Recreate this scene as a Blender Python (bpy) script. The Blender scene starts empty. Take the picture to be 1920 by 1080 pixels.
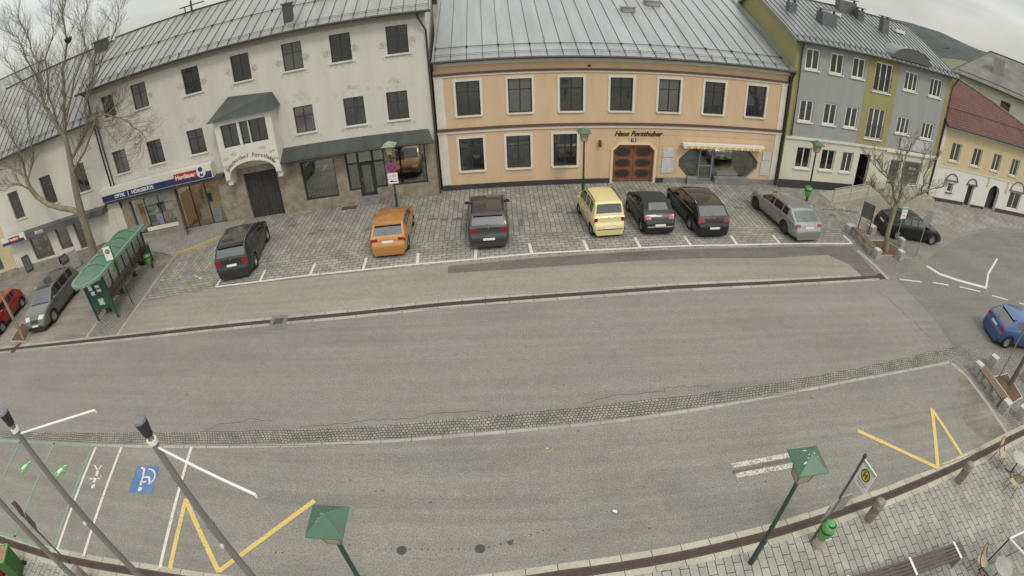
import bpy, bmesh, math, random
from mathutils import Vector, Matrix
rnd = random.Random(7)
S = bpy.context.scene
COL = S.collection

# ------------------------------------------------------------------ camera
CH = 11.36
F_, K2, K3 = 1021.62, 0.0486134, -0.0253199
PITCH, ROLL, CX, CY = 0.645659, -0.0350982, 977.615, 620.876
cd = bpy.data.cameras.new('camera')
cam = bpy.data.objects.new('camera', cd)
COL.objects.link(cam)
S.camera = cam
cd.type = 'PANO'
cd.panorama_type = 'FISHEYE_LENS_POLYNOMIAL'
cd.sensor_fit = 'HORIZONTAL'
cd.sensor_width = 36.0
cd.fisheye_fov = math.pi
fm = F_ * 36.0 / 1920
cd.fisheye_polynomial_k0 = 0
cd.fisheye_polynomial_k1 = -1 / fm
cd.fisheye_polynomial_k2 = 0
cd.fisheye_polynomial_k3 = -K2 / fm ** 3
cd.fisheye_polynomial_k4 = -K3 / fm ** 4
cd.shift_x = -(CX - 960) / 1920
cd.shift_y = (CY - 540) / 1080
cd.clip_start = 0.05
cd.clip_end = 6000
cam.location = (0, 0, CH)
_c, _s = math.cos(ROLL), math.sin(ROLL)
_cp, _sp = math.cos(PITCH), math.sin(PITCH)
def c2w(x, y, z):
    x, y = _c * x - _s * y, _s * x + _c * y
    return Vector((x, _cp * z + _sp * y, -_sp * z + _cp * y))
X, Y, Z = c2w(1, 0, 0), c2w(0, 1, 0), c2w(0, 0, 1)
cam.matrix_world = Matrix(((X.x, Y.x, -Z.x, 0), (X.y, Y.y, -Z.y, 0), (X.z, Y.z, -Z.z, CH), (0, 0, 0, 1)))

def ray(px, py):
    x, y = px - CX, -(py - CY)
    r = math.hypot(x, y); t = r / F_
    th = t * (1 + K2 * t * t + K3 * t ** 3)
    s = math.sin(th) / max(r, 1e-9)
    return c2w(x * s, y * s, math.cos(th))
def gp(px, py, z=0.0):
    "point of the photograph put on the level z"
    d = ray(px, py); k = (CH - z) / -d.z
    return (d.x * k, d.y * k)
class Frame:
    "a facade: origin, direction; local x along it, local y into the building"
    def __init__(s, o, a): s.o, s.a = o, a
    def uz(s, px, py, dep=0.0):
        d = ray(px, py)
        ux, uy = math.cos(s.a), math.sin(s.a)
        ox, oy = s.o[0] - dep * uy, s.o[1] + dep * ux
        k = (ox * -uy + oy * ux) / (d.x * -uy + d.y * ux)
        P = (d.x * k, d.y * k)
        return ((P[0] - ox) * ux + (P[1] - oy) * uy, CH + d.z * k)
    def w(s, x, y, z=0): 
        c, n = math.cos(s.a), math.sin(s.a)
        return (s.o[0] + x * c - y * n, s.o[1] + x * n + y * c, z)

# ------------------------------------------------------------------ sky and sun (overcast)
W = bpy.data.worlds.new('World'); S.world = W; W.use_nodes = True
nt = W.node_tree; nt.nodes.clear()
def N(nt, t, **k):
    n = nt.nodes.new(t)
    for a, b in k.items(): setattr(n, a, b)
    return n
SUN_EL, SUN_AZ = math.radians(52), math.radians(150)   # azimuth clockwise from +Y
sky = N(nt, 'ShaderNodeTexSky', sky_type='NISHITA', sun_disc=False)
sky.sun_elevation = SUN_EL; sky.sun_rotation = SUN_AZ
sky.dust_density = 4; sky.air_density = 1.0
b1 = N(nt, 'ShaderNodeBackground'); b1.inputs[1].default_value = 0.05
nt.links.new(sky.outputs[0], b1.inputs[0])
tc = N(nt, 'ShaderNodeTexCoord')
mp = N(nt, 'ShaderNodeMapping'); mp.inputs['Scale'].default_value = (1.2, 2.2, 9)
mp.inputs['Rotation'].default_value = (0, 0.12, 0.3)
nt.links.new(tc.outputs['Generated'], mp.inputs[0])
nz = N(nt, 'ShaderNodeTexNoise'); nz.inputs['Scale'].default_value = 1.5; nz.inputs['Detail'].default_value = 7; nz.inputs['Distortion'].default_value = .6
nt.links.new(mp.outputs[0], nz.inputs['Vector'])
cr = N(nt, 'ShaderNodeValToRGB')
cr.color_ramp.elements[0].position = .3; cr.color_ramp.elements[0].color = (.60, .615, .59, 1)
cr.color_ramp.elements[1].position = .68; cr.color_ramp.elements[1].color = (.97, .95, .84, 1)
nt.links.new(nz.outputs['Fac'], cr.inputs[0])
sep = N(nt, 'ShaderNodeSeparateXYZ'); nt.links.new(tc.outputs['Generated'], sep.inputs[0])
mr = N(nt, 'ShaderNodeMapRange'); mr.inputs[1].default_value = .15; mr.inputs[2].default_value = 1.0; mr.inputs[3].default_value = .80; mr.inputs[4].default_value = 1.75
nt.links.new(sep.outputs['Z'], mr.inputs[0])
b2 = N(nt, 'ShaderNodeBackground'); nt.links.new(cr.outputs[0], b2.inputs[0]); nt.links.new(mr.outputs[0], b2.inputs[1])
ad = N(nt, 'ShaderNodeAddShader'); nt.links.new(b1.outputs[0], ad.inputs[0]); nt.links.new(b2.outputs[0], ad.inputs[1])
wo = N(nt, 'ShaderNodeOutputWorld'); nt.links.new(ad.outputs[0], wo.inputs[0])
sd = bpy.data.lights.new('sun', 'SUN'); sun = bpy.data.objects.new('sun', sd); COL.objects.link(sun)
sd.energy = 1.1; sd.angle = math.radians(11); sd.color = (1, .96, .88)
dv = Vector((math.sin(SUN_AZ) * math.cos(SUN_EL), math.cos(SUN_AZ) * math.cos(SUN_EL), math.sin(SUN_EL)))
sun.rotation_euler = dv.to_track_quat('Z', 'Y').to_euler()
S.view_settings.view_transform = 'Standard'; S.view_settings.look = 'None'
S.view_settings.exposure = -0.12; S.view_settings.gamma = 1
S.render.engine = 'CYCLES'
S.cycles.max_bounces = 5; S.cycles.diffuse_bounces = 2; S.cycles.glossy_bounces = 2
S.cycles.transparent_max_bounces = 6; S.cycles.use_denoising = True

# ------------------------------------------------------------------ materials
MC = {}
def mat(name, col, rough=.8, var=.0, vs=3.0, metal=0.0, bump=0.0, bs=40., coat=0., spec=.5, fine=0.0, stretch=None, alpha=None, emit=None):
    if name in MC: return MC[name]
    m = bpy.data.materials.new(name); m.use_nodes = True; nt = m.node_tree
    p = nt.nodes['Principled BSDF']
    p.inputs['Base Color'].default_value = (*col, 1); p.inputs['Roughness'].default_value = rough
    p.inputs['Metallic'].default_value = metal; p.inputs['Coat Weight'].default_value = coat
    p.inputs['Specular IOR Level'].default_value = spec
    if emit: p.inputs['Emission Color'].default_value = (*emit[0], 1); p.inputs['Emission Strength'].default_value = emit[1]
    g = None
    if var or bump or fine:
        g = N(nt, 'ShaderNodeTexCoord'); mp = N(nt, 'ShaderNodeMapping')
        nt.links.new(g.outputs['Object'], mp.inputs[0])
        if stretch: mp.inputs['Scale'].default_value = stretch
    if var or fine:
        out = None; amp = []
        for sc, am, dt in ((vs, var, 5), (vs * 14 if not fine else 22, fine or var * .5, 2)):
            nz = N(nt, 'ShaderNodeTexNoise'); nz.inputs['Scale'].default_value = sc; nz.inputs['Detail'].default_value = dt
            nt.links.new(mp.outputs[0] if sc == vs else g.outputs['Object'], nz.inputs['Vector'])
            r = N(nt, 'ShaderNodeMapRange'); r.inputs[1].default_value = .25; r.inputs[2].default_value = .75
            r.inputs[3].default_value = 1 - am; r.inputs[4].default_value = 1 + am
            nt.links.new(nz.outputs['Fac'], r.inputs[0]); amp.append(r)
        mu = N(nt, 'ShaderNodeMath', operation='MULTIPLY'); nt.links.new(amp[0].outputs[0], mu.inputs[0]); nt.links.new(amp[1].outputs[0], mu.inputs[1])
        vm = N(nt, 'ShaderNodeVectorMath', operation='SCALE'); vm.inputs[0].default_value = col
        nt.links.new(mu.outputs[0], vm.inputs['Scale']); nt.links.new(vm.outputs[0], p.inputs['Base Color'])
    if bump:
        nz = N(nt, 'ShaderNodeTexNoise'); nz.inputs['Scale'].default_value = bs; nz.inputs['Detail'].default_value = 3
        nt.links.new(g.outputs['Object'], nz.inputs['Vector'])
        bp = N(nt, 'ShaderNodeBump'); bp.inputs['Strength'].default_value = bump; bp.inputs['Distance'].default_value = .02
        nt.links.new(nz.outputs['Fac'], bp.inputs['Height']); nt.links.new(bp.outputs[0], p.inputs['Normal'])
    MC[name] = m; return m

def brickmat(name, c1, c2, cm, bw, rh, mo, rot=0., rough=.85, wobble=.0, var=.15, bump=.4, off=.5, vs=.7):
    m = bpy.data.materials.new(name); m.use_nodes = True; nt = m.node_tree; p = nt.nodes['Principled BSDF']
    p.inputs['Roughness'].default_value = rough; p.inputs['Specular IOR Level'].default_value = .3
    g = N(nt, 'ShaderNodeTexCoord'); mp = N(nt, 'ShaderNodeMapping'); mp.inputs['Rotation'].default_value = (0, 0, rot)
    nt.links.new(g.outputs['Object'], mp.inputs[0])
    vec = mp.outputs[0]
    if wobble:
        nw = N(nt, 'ShaderNodeTexNoise'); nw.inputs['Scale'].default_value = 1.1; nw.inputs['Detail'].default_value = 3
        nt.links.new(g.outputs['Object'], nw.inputs['Vector'])
        sb = N(nt, 'ShaderNodeVectorMath', operation='SUBTRACT'); sb.inputs[1].default_value = (.5, .5, .5); nt.links.new(nw.outputs['Color'], sb.inputs[0])
        sc = N(nt, 'ShaderNodeVectorMath', operation='SCALE'); sc.inputs['Scale'].default_value = wobble; nt.links.new(sb.outputs[0], sc.inputs[0])
        av = N(nt, 'ShaderNodeVectorMath', operation='ADD'); nt.links.new(vec, av.inputs[0]); nt.links.new(sc.outputs[0], av.inputs[1]); vec = av.outputs[0]
    b = N(nt, 'ShaderNodeTexBrick'); b.offset = off; b.inputs['Scale'].default_value = 1
    for k, v in (('Color1', c1), ('Color2', c2), ('Mortar', cm)): b.inputs[k].default_value = (*v, 1)
    b.inputs['Brick Width'].default_value = bw; b.inputs['Row Height'].default_value = rh; b.inputs['Mortar Size'].default_value = mo
    b.inputs['Mortar Smooth'].default_value = .3; b.inputs['Bias'].default_value = 0
    nt.links.new(vec, b.inputs['Vector'])
    out = b.outputs['Color']
    for scl, am in ((vs, var), (16, .14)):
        nz = N(nt, 'ShaderNodeTexNoise'); nz.inputs['Scale'].default_value = scl; nz.inputs['Detail'].default_value = 5
        nt.links.new(g.outputs['Object'], nz.inputs['Vector'])
        r = N(nt, 'ShaderNodeMapRange'); r.inputs[1].default_value = .28; r.inputs[2].default_value = .72; r.inputs[3].default_value = 1 - am; r.inputs[4].default_value = 1 + am
        nt.links.new(nz.outputs['Fac'], r.inputs[0])
        vm = N(nt, 'ShaderNodeVectorMath', operation='SCALE'); nt.links.new(out, vm.inputs[0]); nt.links.new(r.outputs[0], vm.inputs['Scale']); out = vm.outputs[0]
    nt.links.new(out, p.inputs['Base Color'])
    bp = N(nt, 'ShaderNodeBump'); bp.invert = True; bp.inputs['Strength'].default_value = bump; bp.inputs['Distance'].default_value = .015
    nt.links.new(b.outputs['Fac'], bp.inputs['Height']); nt.links.new(bp.outputs[0], p.inputs['Normal'])
    return m

def asphaltmat(name, col, var=.10, cracks=False, stretch=(.10, .55, 1), rot=-.07):
    m = bpy.data.materials.new(name); m.use_nodes = True; nt = m.node_tree; p = nt.nodes['Principled BSDF']
    p.inputs['Roughness'].default_value = .85; p.inputs['Specular IOR Level'].default_value = .25
    g = N(nt, 'ShaderNodeTexCoord')
    mp = N(nt, 'ShaderNodeMapping'); mp.inputs['Scale'].default_value = stretch; mp.inputs['Rotation'].default_value = (0, 0, rot)
    nt.links.new(g.outputs['Object'], mp.inputs[0])
    mp2 = N(nt, 'ShaderNodeMapping'); mp2.inputs['Scale'].default_value = (stretch[0]*.6, stretch[1]*4, 1); mp2.inputs['Rotation'].default_value = (0, 0, rot)
    nt.links.new(g.outputs['Object'], mp2.inputs[0])
    def noise(v, sc, dt, am, lo=.3, hi=.7):
        nz = N(nt, 'ShaderNodeTexNoise'); nz.inputs['Scale'].default_value = sc; nz.inputs['Detail'].default_value = dt; nz.inputs['Roughness'].default_value = .6
        nt.links.new(v, nz.inputs['Vector'])
        r = N(nt, 'ShaderNodeMapRange'); r.inputs[1].default_value = lo; r.inputs[2].default_value = hi; r.inputs[3].default_value = 1 - am; r.inputs[4].default_value = 1 + am
        nt.links.new(nz.outputs['Fac'], r.inputs[0]); return r.outputs[0]
    out = None
    vals = [noise(mp.outputs[0], 1.0, 6, var), noise(g.outputs['Object'], .35, 4, var * .8), noise(g.outputs['Object'], 22, 3, .30), noise(g.outputs['Object'], 60, 1, .22), noise(mp2.outputs[0], 1.0, 8, var*1.3), noise(g.outputs['Object'], 3.5, 5, .07)]
    # dark specks (gum, oil)
    vo = N(nt, 'ShaderNodeTexVoronoi'); vo.inputs['Scale'].default_value = .9; nt.links.new(g.outputs['Object'], vo.inputs['Vector'])
    ls = N(nt, 'ShaderNodeMapRange'); ls.inputs[1].default_value = .025; ls.inputs[2].default_value = .045; ls.inputs[3].default_value = .55; ls.inputs[4].default_value = 1
    nt.links.new(vo.outputs['Distance'], ls.inputs[0]); vals.append(ls.outputs[0])
    cur = vals[0]
    for v in vals[1:]:
        mu = N(nt, 'ShaderNodeMath', operation='MULTIPLY'); nt.links.new(cur, mu.inputs[0]); nt.links.new(v, mu.inputs[1]); cur = mu.outputs[0]
    # tint patches
    nz = N(nt, 'ShaderNodeTexNoise'); nz.inputs['Scale'].default_value = .5; nz.inputs['Detail'].default_value = 4; nt.links.new(g.outputs['Object'], nz.inputs['Vector'])
    mx = N(nt, 'ShaderNodeMix', data_type='RGBA'); mx.inputs[6].default_value = (*col, 1); mx.inputs[7].default_value = (col[0] * 1.04, col[1] * .99, col[2] * .93, 1)
    nt.links.new(nz.outputs['Fac'], mx.inputs[0])
    vm = N(nt, 'ShaderNodeVectorMath', operation='SCALE'); nt.links.new(mx.outputs[2], vm.inputs[0]); nt.links.new(cur, vm.inputs['Scale'])
    nt.links.new(vm.outputs[0], p.inputs['Base Color'])
    bn = N(nt, 'ShaderNodeTexNoise'); bn.inputs['Scale'].default_value = 60; nt.links.new(g.outputs['Object'], bn.inputs['Vector'])
    bp = N(nt, 'ShaderNodeBump'); bp.inputs['Strength'].default_value = .25; bp.inputs['Distance'].default_value = .01
    nt.links.new(bn.outputs['Fac'], bp.inputs['Height']); nt.links.new(bp.outputs[0], p.inputs['Normal'])
    return m

def wearmat(name, col, under, thr=.60, soft=.05):
    "road paint with chips and worn spots that show the asphalt"
    m = bpy.data.materials.new(name); m.use_nodes = True; nt = m.node_tree; p = nt.nodes['Principled BSDF']; p.inputs['Roughness'].default_value = .8
    g = N(nt, 'ShaderNodeTexCoord'); a = N(nt, 'ShaderNodeTexNoise'); a.inputs['Scale'].default_value = 26; a.inputs['Detail'].default_value = 4
    b = N(nt, 'ShaderNodeTexNoise'); b.inputs['Scale'].default_value = 1.7; b.inputs['Detail'].default_value = 3
    nt.links.new(g.outputs['Object'], a.inputs['Vector']); nt.links.new(g.outputs['Object'], b.inputs['Vector'])
    ad = N(nt, 'ShaderNodeMath', operation='MULTIPLY_ADD'); ad.inputs[1].default_value = .55; nt.links.new(b.outputs['Fac'], ad.inputs[0]); nt.links.new(a.outputs['Fac'], ad.inputs[2])
    r = N(nt, 'ShaderNodeMapRange'); r.inputs[1].default_value = thr + .27 - soft; r.inputs[2].default_value = thr + .27 + soft; nt.links.new(ad.outputs[0], r.inputs[0])
    mx = N(nt, 'ShaderNodeMix', data_type='RGBA'); mx.inputs[6].default_value = (*col, 1); mx.inputs[7].default_value = (*under, 1)
    nt.links.new(r.outputs[0], mx.inputs[0])
    r2 = N(nt, 'ShaderNodeMapRange'); r2.inputs[1].default_value = .3; r2.inputs[2].default_value = .7; r2.inputs[3].default_value = .86; r2.inputs[4].default_value = 1.08; nt.links.new(b.outputs['Fac'], r2.inputs[0])
    vm = N(nt, 'ShaderNodeVectorMath', operation='SCALE'); nt.links.new(mx.outputs[2], vm.inputs[0]); nt.links.new(r2.outputs[0], vm.inputs['Scale'])
    nt.links.new(vm.outputs[0], p.inputs['Base Color']); return m

def glassmat(name, tint=(.03, .035, .035), clear=0.0, rough=.04, refl=0.0):
    if name in MC: return MC[name]
    m = bpy.data.materials.new(name); m.use_nodes = True; nt = m.node_tree; p = nt.nodes['Principled BSDF']
    p.inputs['Base Color'].default_value = (*tint, 1); p.inputs['Roughness'].default_value = rough; p.inputs['Specular IOR Level'].default_value = .7
    g = N(nt, 'ShaderNodeTexCoord'); nz = N(nt, 'ShaderNodeTexNoise'); nz.inputs['Scale'].default_value = .8
    nt.links.new(g.outputs['Object'], nz.inputs['Vector'])
    bp = N(nt, 'ShaderNodeBump'); bp.inputs['Strength'].default_value = .06; bp.inputs['Distance'].default_value = .05
    nt.links.new(nz.outputs['Fac'], bp.inputs['Height']); nt.links.new(bp.outputs[0], p.inputs['Normal'])
    if clear:
        p.inputs['Metallic'].default_value = 1; p.inputs['Base Color'].default_value = (.62+tint[0], .64+tint[1], .63+tint[2], 1)
        t = N(nt, 'ShaderNodeBsdfTransparent'); t.inputs[0].default_value = (.9, .93, .91, 1); mx = N(nt, 'ShaderNodeMixShader'); mx.inputs[0].default_value = clear
        o = nt.nodes['Material Output']
        nt.links.new(p.outputs[0], mx.inputs[1]); nt.links.new(t.outputs[0], mx.inputs[2]); nt.links.new(mx.outputs[0], o.inputs[0])
    elif refl:
        gl = N(nt, 'ShaderNodeBsdfGlossy'); gl.inputs['Color'].default_value = (.62, .65, .66, 1); gl.inputs['Roughness'].default_value = rough; nt.links.new(bp.outputs[0], gl.inputs['Normal'])
        oi = N(nt, 'ShaderNodeObjectInfo'); r = N(nt, 'ShaderNodeMapRange'); r.inputs[3].default_value = refl*.55; r.inputs[4].default_value = refl*1.5
        nt.links.new(oi.outputs['Random'], r.inputs[0]); mx = N(nt, 'ShaderNodeMixShader'); nt.links.new(r.outputs[0], mx.inputs[0])
        o = nt.nodes['Material Output']; nt.links.new(p.outputs[0], mx.inputs[1]); nt.links.new(gl.outputs[0], mx.inputs[2]); nt.links.new(mx.outputs[0], o.inputs[0])
    MC[name] = m; return m

# ------------------------------------------------------------------ mesh helpers
SPLIT = {'plinth', 'pilaster', 'corbel', 'notice_board', 'door_handle', 'support', 'cornice', 'notice', 'pane', 'render_stripe', 'roof_ladder', 'post'}
class MB:
    def __init__(s): s.v = []; s.f = []; s.m = []
    def add(s, vs, fs, mi=0):
        o = len(s.v); s.v += [tuple(v) for v in vs]
        for f in fs: s.f.append([o + i for i in f]); s.m.append(mi)
        return s
    def box(s, x0, x1, y0, y1, z0, z1, mi=0):
        if x1 < x0: x0, x1 = x1, x0
        if y1 < y0: y0, y1 = y1, y0
        if z1 < z0: z0, z1 = z1, z0
        return s.add([(x0,y0,z0),(x1,y0,z0),(x1,y1,z0),(x0,y1,z0),(x0,y0,z1),(x1,y0,z1),(x1,y1,z1),(x0,y1,z1)],
              [(0,3,2,1),(4,5,6,7),(0,1,5,4),(1,2,6,5),(2,3,7,6),(3,0,4,7)], mi)
    def prism(s, pts, z0, z1, mi=0):
        n = len(pts)
        a = sum(pts[i][0]*pts[(i+1)%n][1]-pts[(i+1)%n][0]*pts[i][1] for i in range(n))
        if a < 0: pts = pts[::-1]
        vs = [(p[0],p[1],z0) for p in pts] + [(p[0],p[1],z1) for p in pts]
        return s.add(vs, [list(range(n))[::-1], list(range(n, 2*n))] + [(i,(i+1)%n,n+(i+1)%n,n+i) for i in range(n)], mi)
    def xz(s, pts, y0, y1, mi=0):
        "polygon in the facade plane (x,z) with thickness y0..y1"
        if y1 < y0: y0, y1 = y1, y0
        n = len(pts)
        a = sum(pts[i][0]*pts[(i+1)%n][1]-pts[(i+1)%n][0]*pts[i][1] for i in range(n))
        if a < 0: pts = pts[::-1]
        vs = [(p[0],y0,p[1]) for p in pts] + [(p[0],y1,p[1]) for p in pts]
        return s.add(vs, [list(range(n)), list(range(n, 2*n))[::-1]] + [((i+1)%n,i,n+i,n+(i+1)%n) for i in range(n)], mi)
    def tube(s, pts, rs, n=8, mi=0, cap=True):
        pts = [Vector(p) for p in pts]
        if not hasattr(rs, '__len__'): rs = [rs]*len(pts)
        rings = []; o = len(s.v); up = None
        for i, p in enumerate(pts):
            d = (pts[min(i+1,len(pts)-1)] - pts[max(i-1,0)])
            if d.length < 1e-9: d = Vector((0,0,1))
            d.normalize()
            if up is None: up = Vector((0,0,1)) if abs(d.z) < .9 else Vector((1,0,0))
            a = d.cross(up)
            if a.length < 1e-4: a = d.cross(Vector((1,.3,0)))
            a.normalize(); b = d.cross(a).normalized(); up = -b if False else up
            for k in range(n):
                t = 2*math.pi*k/n; s.v.append(tuple(p + a*(rs[i]*math.cos(t)) + b*(rs[i]*math.sin(t))))
        for i in range(len(pts)-1):
            for k in range(n):
                s.f.append([o+i*n+k, o+i*n+(k+1)%n, o+(i+1)*n+(k+1)%n, o+(i+1)*n+k]); s.m.append(mi)
        if cap:
            s.f.append([o+k for k in range(n)][::-1]); s.m.append(mi)
            s.f.append([o+(len(pts)-1)*n+k for k in range(n)]); s.m.append(mi)
        return s
    def lathe(s, prof, c=(0,0,0), n=16, mi=0, rot=0, axis='z'):
        o = len(s.v)
        for r, z in prof:
            for k in range(n):
                t = 2*math.pi*k/n + rot
                if axis == 'z': s.v.append((c[0]+r*math.cos(t), c[1]+r*math.sin(t), c[2]+z))
                else: s.v.append((c[0]+r*math.cos(t), c[1]+z, c[2]+r*math.sin(t)))
        for i in range(len(prof)-1):
            for k in range(n):
                s.f.append([o+i*n+k, o+i*n+(k+1)%n, o+(i+1)*n+(k+1)%n, o+(i+1)*n+k]); s.m.append(mi)
        s.f.append([o+k for k in range(n)][::-1]); s.m.append(mi)
        s.f.append([o+(len(prof)-1)*n+k for k in range(n)]); s.m.append(mi)
        return s
    def islands(s):
        par = list(range(len(s.v)))
        def find(a):
            while par[a] != a: par[a] = par[par[a]]; a = par[a]
            return a
        for f in s.f:
            for b in f[1:]: par[find(f[0])] = find(b)
        g = {}
        for f, mi in zip(s.f, s.m): g.setdefault(find(f[0]), []).append((f, mi))
        out = []
        for fs in g.values():
            q = MB(); idx = {}
            for f, mi in fs:
                for i in f:
                    if i not in idx: idx[i] = len(q.v); q.v.append(s.v[i])
                q.f.append([idx[i] for i in f]); q.m.append(mi)
            out.append(q)
        return out
    def build(s, name, mats, parent=None, smooth=False, loc=None, rz=0, sharp=40, fix=True, one=False):
        if name in SPLIT and not one:
            return [q.build(name, mats, parent, smooth, loc, rz, sharp, fix, True) for q in s.islands()][0]
        me = bpy.data.meshes.new(name); me.from_pydata(s.v, [], s.f)
        for m in (mats if isinstance(mats, (list, tuple)) else [mats]): me.materials.append(m)
        for p, mi in zip(me.polygons, s.m): p.material_index = mi
        if fix:
            bm = bmesh.new(); bm.from_mesh(me); bmesh.ops.recalc_face_normals(bm, faces=bm.faces); bm.to_mesh(me); bm.free()
        if smooth:
            me.polygons.foreach_set('use_smooth', [True]*len(me.polygons))
            me.set_sharp_from_angle(angle=math.radians(sharp))
        o = bpy.data.objects.new(name, me); COL.objects.link(o)
        if parent: o.parent = parent
        if loc: o.location = loc
        if rz: o.rotation_euler = (0,0,rz)
        return o
def tag(o, label=None, cat=None, group=None, kind=None):
    if label: o['label'] = label
    if cat: o['category'] = cat
    if group: o['group'] = group
    if kind: o['kind'] = kind
    return o
def empty(name, loc, rz=0, label=None, cat=None, group=None):
    o = bpy.data.objects.new(name, None); COL.objects.link(o); o.location = loc; o.rotation_euler = (0,0,rz)
    o.empty_display_size = .2
    return tag(o, label, cat, group)
def struct(o): o['kind'] = 'structure'; return o
def textmesh(txt, size, depth=.01, shear=0., bold=0., align='CENTER', space=1.0):
    cu = bpy.data.curves.new('t', 'FONT'); cu.body = txt; cu.size = size; cu.extrude = depth; cu.shear = shear; cu.offset = bold
    cu.align_x = align; cu.align_y = 'CENTER'; cu.space_character = space; cu.resolution_u = 3
    o = bpy.data.objects.new('t', cu); COL.objects.link(o)
    dg = bpy.context.evaluated_depsgraph_get()
    me = bpy.data.meshes.new_from_object(o.evaluated_get(dg)); bpy.data.objects.remove(o); bpy.data.curves.remove(cu)
    return me
def text(name, txt, size, m, parent, loc, rot=(math.pi/2,0,0), **k):
    me = textmesh(txt, size, **k); me.materials.clear(); me.materials.append(m); me.name = name
    o = bpy.data.objects.new(name, me); COL.objects.link(o); o.parent = parent; o.location = loc; o.rotation_euler = rot
    return o
def sheet(name, pts, z, m, sub=0, px=True):
    P = [gp(*p) for p in pts] if px else pts
    mb = MB(); n = len(P)
    a = sum(P[i][0]*P[(i+1)%n][1]-P[(i+1)%n][0]*P[i][1] for i in range(n))
    if a < 0: P = P[::-1]
    mb.add([(x, y, z) for x, y in P], [list(range(n))])
    o = mb.build(name, m, fix=False)
    return struct(o)
def band(pts, w, px=True, off=0):
    "left and right border of a polyline with width w"
    P = [Vector(gp(*p)) for p in pts] if px else [Vector(p) for p in pts]
    L, R = [], []
    for i in range(len(P)):
        d = (P[min(i+1, len(P)-1)] - P[max(i-1, 0)]).normalized(); n = Vector((-d.y, d.x))
        L.append(P[i] + n*(w/2+off)); R.append(P[i] - n*(w/2-off))
    return L, R
def strip(mb, pts, w, z, px=True, off=0, mi=0, z0=None):
    L, R = band(pts, w, px, off); n = len(L)
    for i in range(n-1):
        q = [R[i], R[i+1], L[i+1], L[i]]
        if z0 is None: mb.add([(p.x, p.y, z) for p in q], [(0,1,2,3)], mi)
        else: mb.prism([(p.x, p.y) for p in q], z0, z, mi)
    return mb

# ================================================================== GROUND
ASPH = (.203, .195, .178)
m_asph = asphaltmat('asphalt', ASPH, .07)
m_asph2 = asphaltmat('asphalt_light', (.242, .228, .198), .09)
m_asph3 = asphaltmat('asphalt_dark', (.165, .165, .15), .08, stretch=(.4, .4, 1))
m_patch = asphaltmat('asphalt_patch', (.125, .12, .108), .12, stretch=(.5, .5, 1))
m_lot = asphaltmat('asphalt_lot', (.203, .197, .179), .10)
m_left = asphaltmat('asphalt_old', (.21, .195, .17), .16, stretch=(.6, .6, 1))
m_mud = asphaltmat('asphalt_stained', (.19, .176, .15), .2, stretch=(.6, .6, 1))
m_grass = mat('grass_far', (.12, .13, .07), .95, var=.3, vs=.02)
m_slabA = brickmat('paving_rows', (.285, .275, .242), (.212, .203, .178), (.045, .041, .035), .42, .24, .015, rot=-.07, wobble=.11, var=.2, vs=1.1)
m_slabB = brickmat('paving_columns', (.292, .28, .248), (.218, .208, .182), (.05, .045, .038), .55, .25, .015, rot=math.radians(90) - .03, wobble=.11, var=.2, vs=1.1)
m_slabC = brickmat('paving_angle', (.30, .287, .252), (.225, .214, .187), (.07, .063, .052), .55, .25, .013, rot=math.radians(90) + .3, wobble=.1, var=.2)
m_front = brickmat('paving_front', (.315, .305, .268), (.258, .249, .219), (.055, .05, .04), .52, .225, .011, rot=math.radians(90) + .02, wobble=.045, bump=.7, var=.2, vs=1.3)
m_cob = brickmat('cobbles', (.275, .262, .222), (.195, .186, .16), (.08, .073, .06), .112, .103, .014, rot=-.05, wobble=.22, bump=.9, var=.25, vs=1.6)
m_cob2 = brickmat('cobbles_fan', (.27, .255, .22), (.2, .188, .165), (.09, .08, .07), .13, .12, .012, rot=.5, wobble=.5, bump=.7)
m_conc = mat('kerb_stone', (.33, .31, .27), .85, var=.16, vs=2.5, fine=.15, bump=.3)
m_kerb = brickmat('kerb_blocks', (.35, .33, .285), (.29, .275, .24), (.1, .09, .08), .9, .6, .012, rot=-.05)
m_yk = wearmat('yellow_kerb_paint', (.44, .33, .13), (.26, .24, .2), .58, .1)
m_drain = mat('drain_slot', (.045, .032, .026), .8, var=.3, vs=6)
m_rust = mat('rusty_grate', (.095, .06, .048), .75, var=.3, vs=5, metal=.3)
m_white = wearmat('white_paint_line', (.60, .58, .50), (.22, .21, .19), .64, .07)
m_whitew = wearmat('worn_white_paint', (.56, .54, .46), (.2, .19, .17), .52, .06)
m_yel = wearmat('yellow_paint_line', (.60, .43, .14), (.21, .2, .17), .66, .07)
m_grn = wearmat('green_paint_line', (.18, .30, .20), (.2, .195, .175), .56, .10)
m_grn2 = mat('green_paint', (.10, .24, .09), .85, var=.2, vs=6, fine=.2)
m_blue = wearmat('blue_paint', (.07, .165, .35), (.17, .18, .19), .62, .08)
m_iron = mat('cast_iron', (.06, .055, .05), .7, var=.25, vs=8)
m_soil = mat('brown_soil', (.11, .062, .038), .95, var=.35, vs=5, fine=.35, bump=.8, bs=30)

g = MB(); g.add([(-3000,-800,-.03),(3000,-800,-.03),(3000,4000,-.03),(-3000,4000,-.03)], [(0,1,2,3)])
struct(g.build('ground', m_grass, fix=False))
g = MB(); g.add([(-60,-6,0),(70,-6,0),(70,60,0),(-60,60,0)], [(0,1,2,3)])
struct(g.build('road', m_asph, fix=False))

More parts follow.
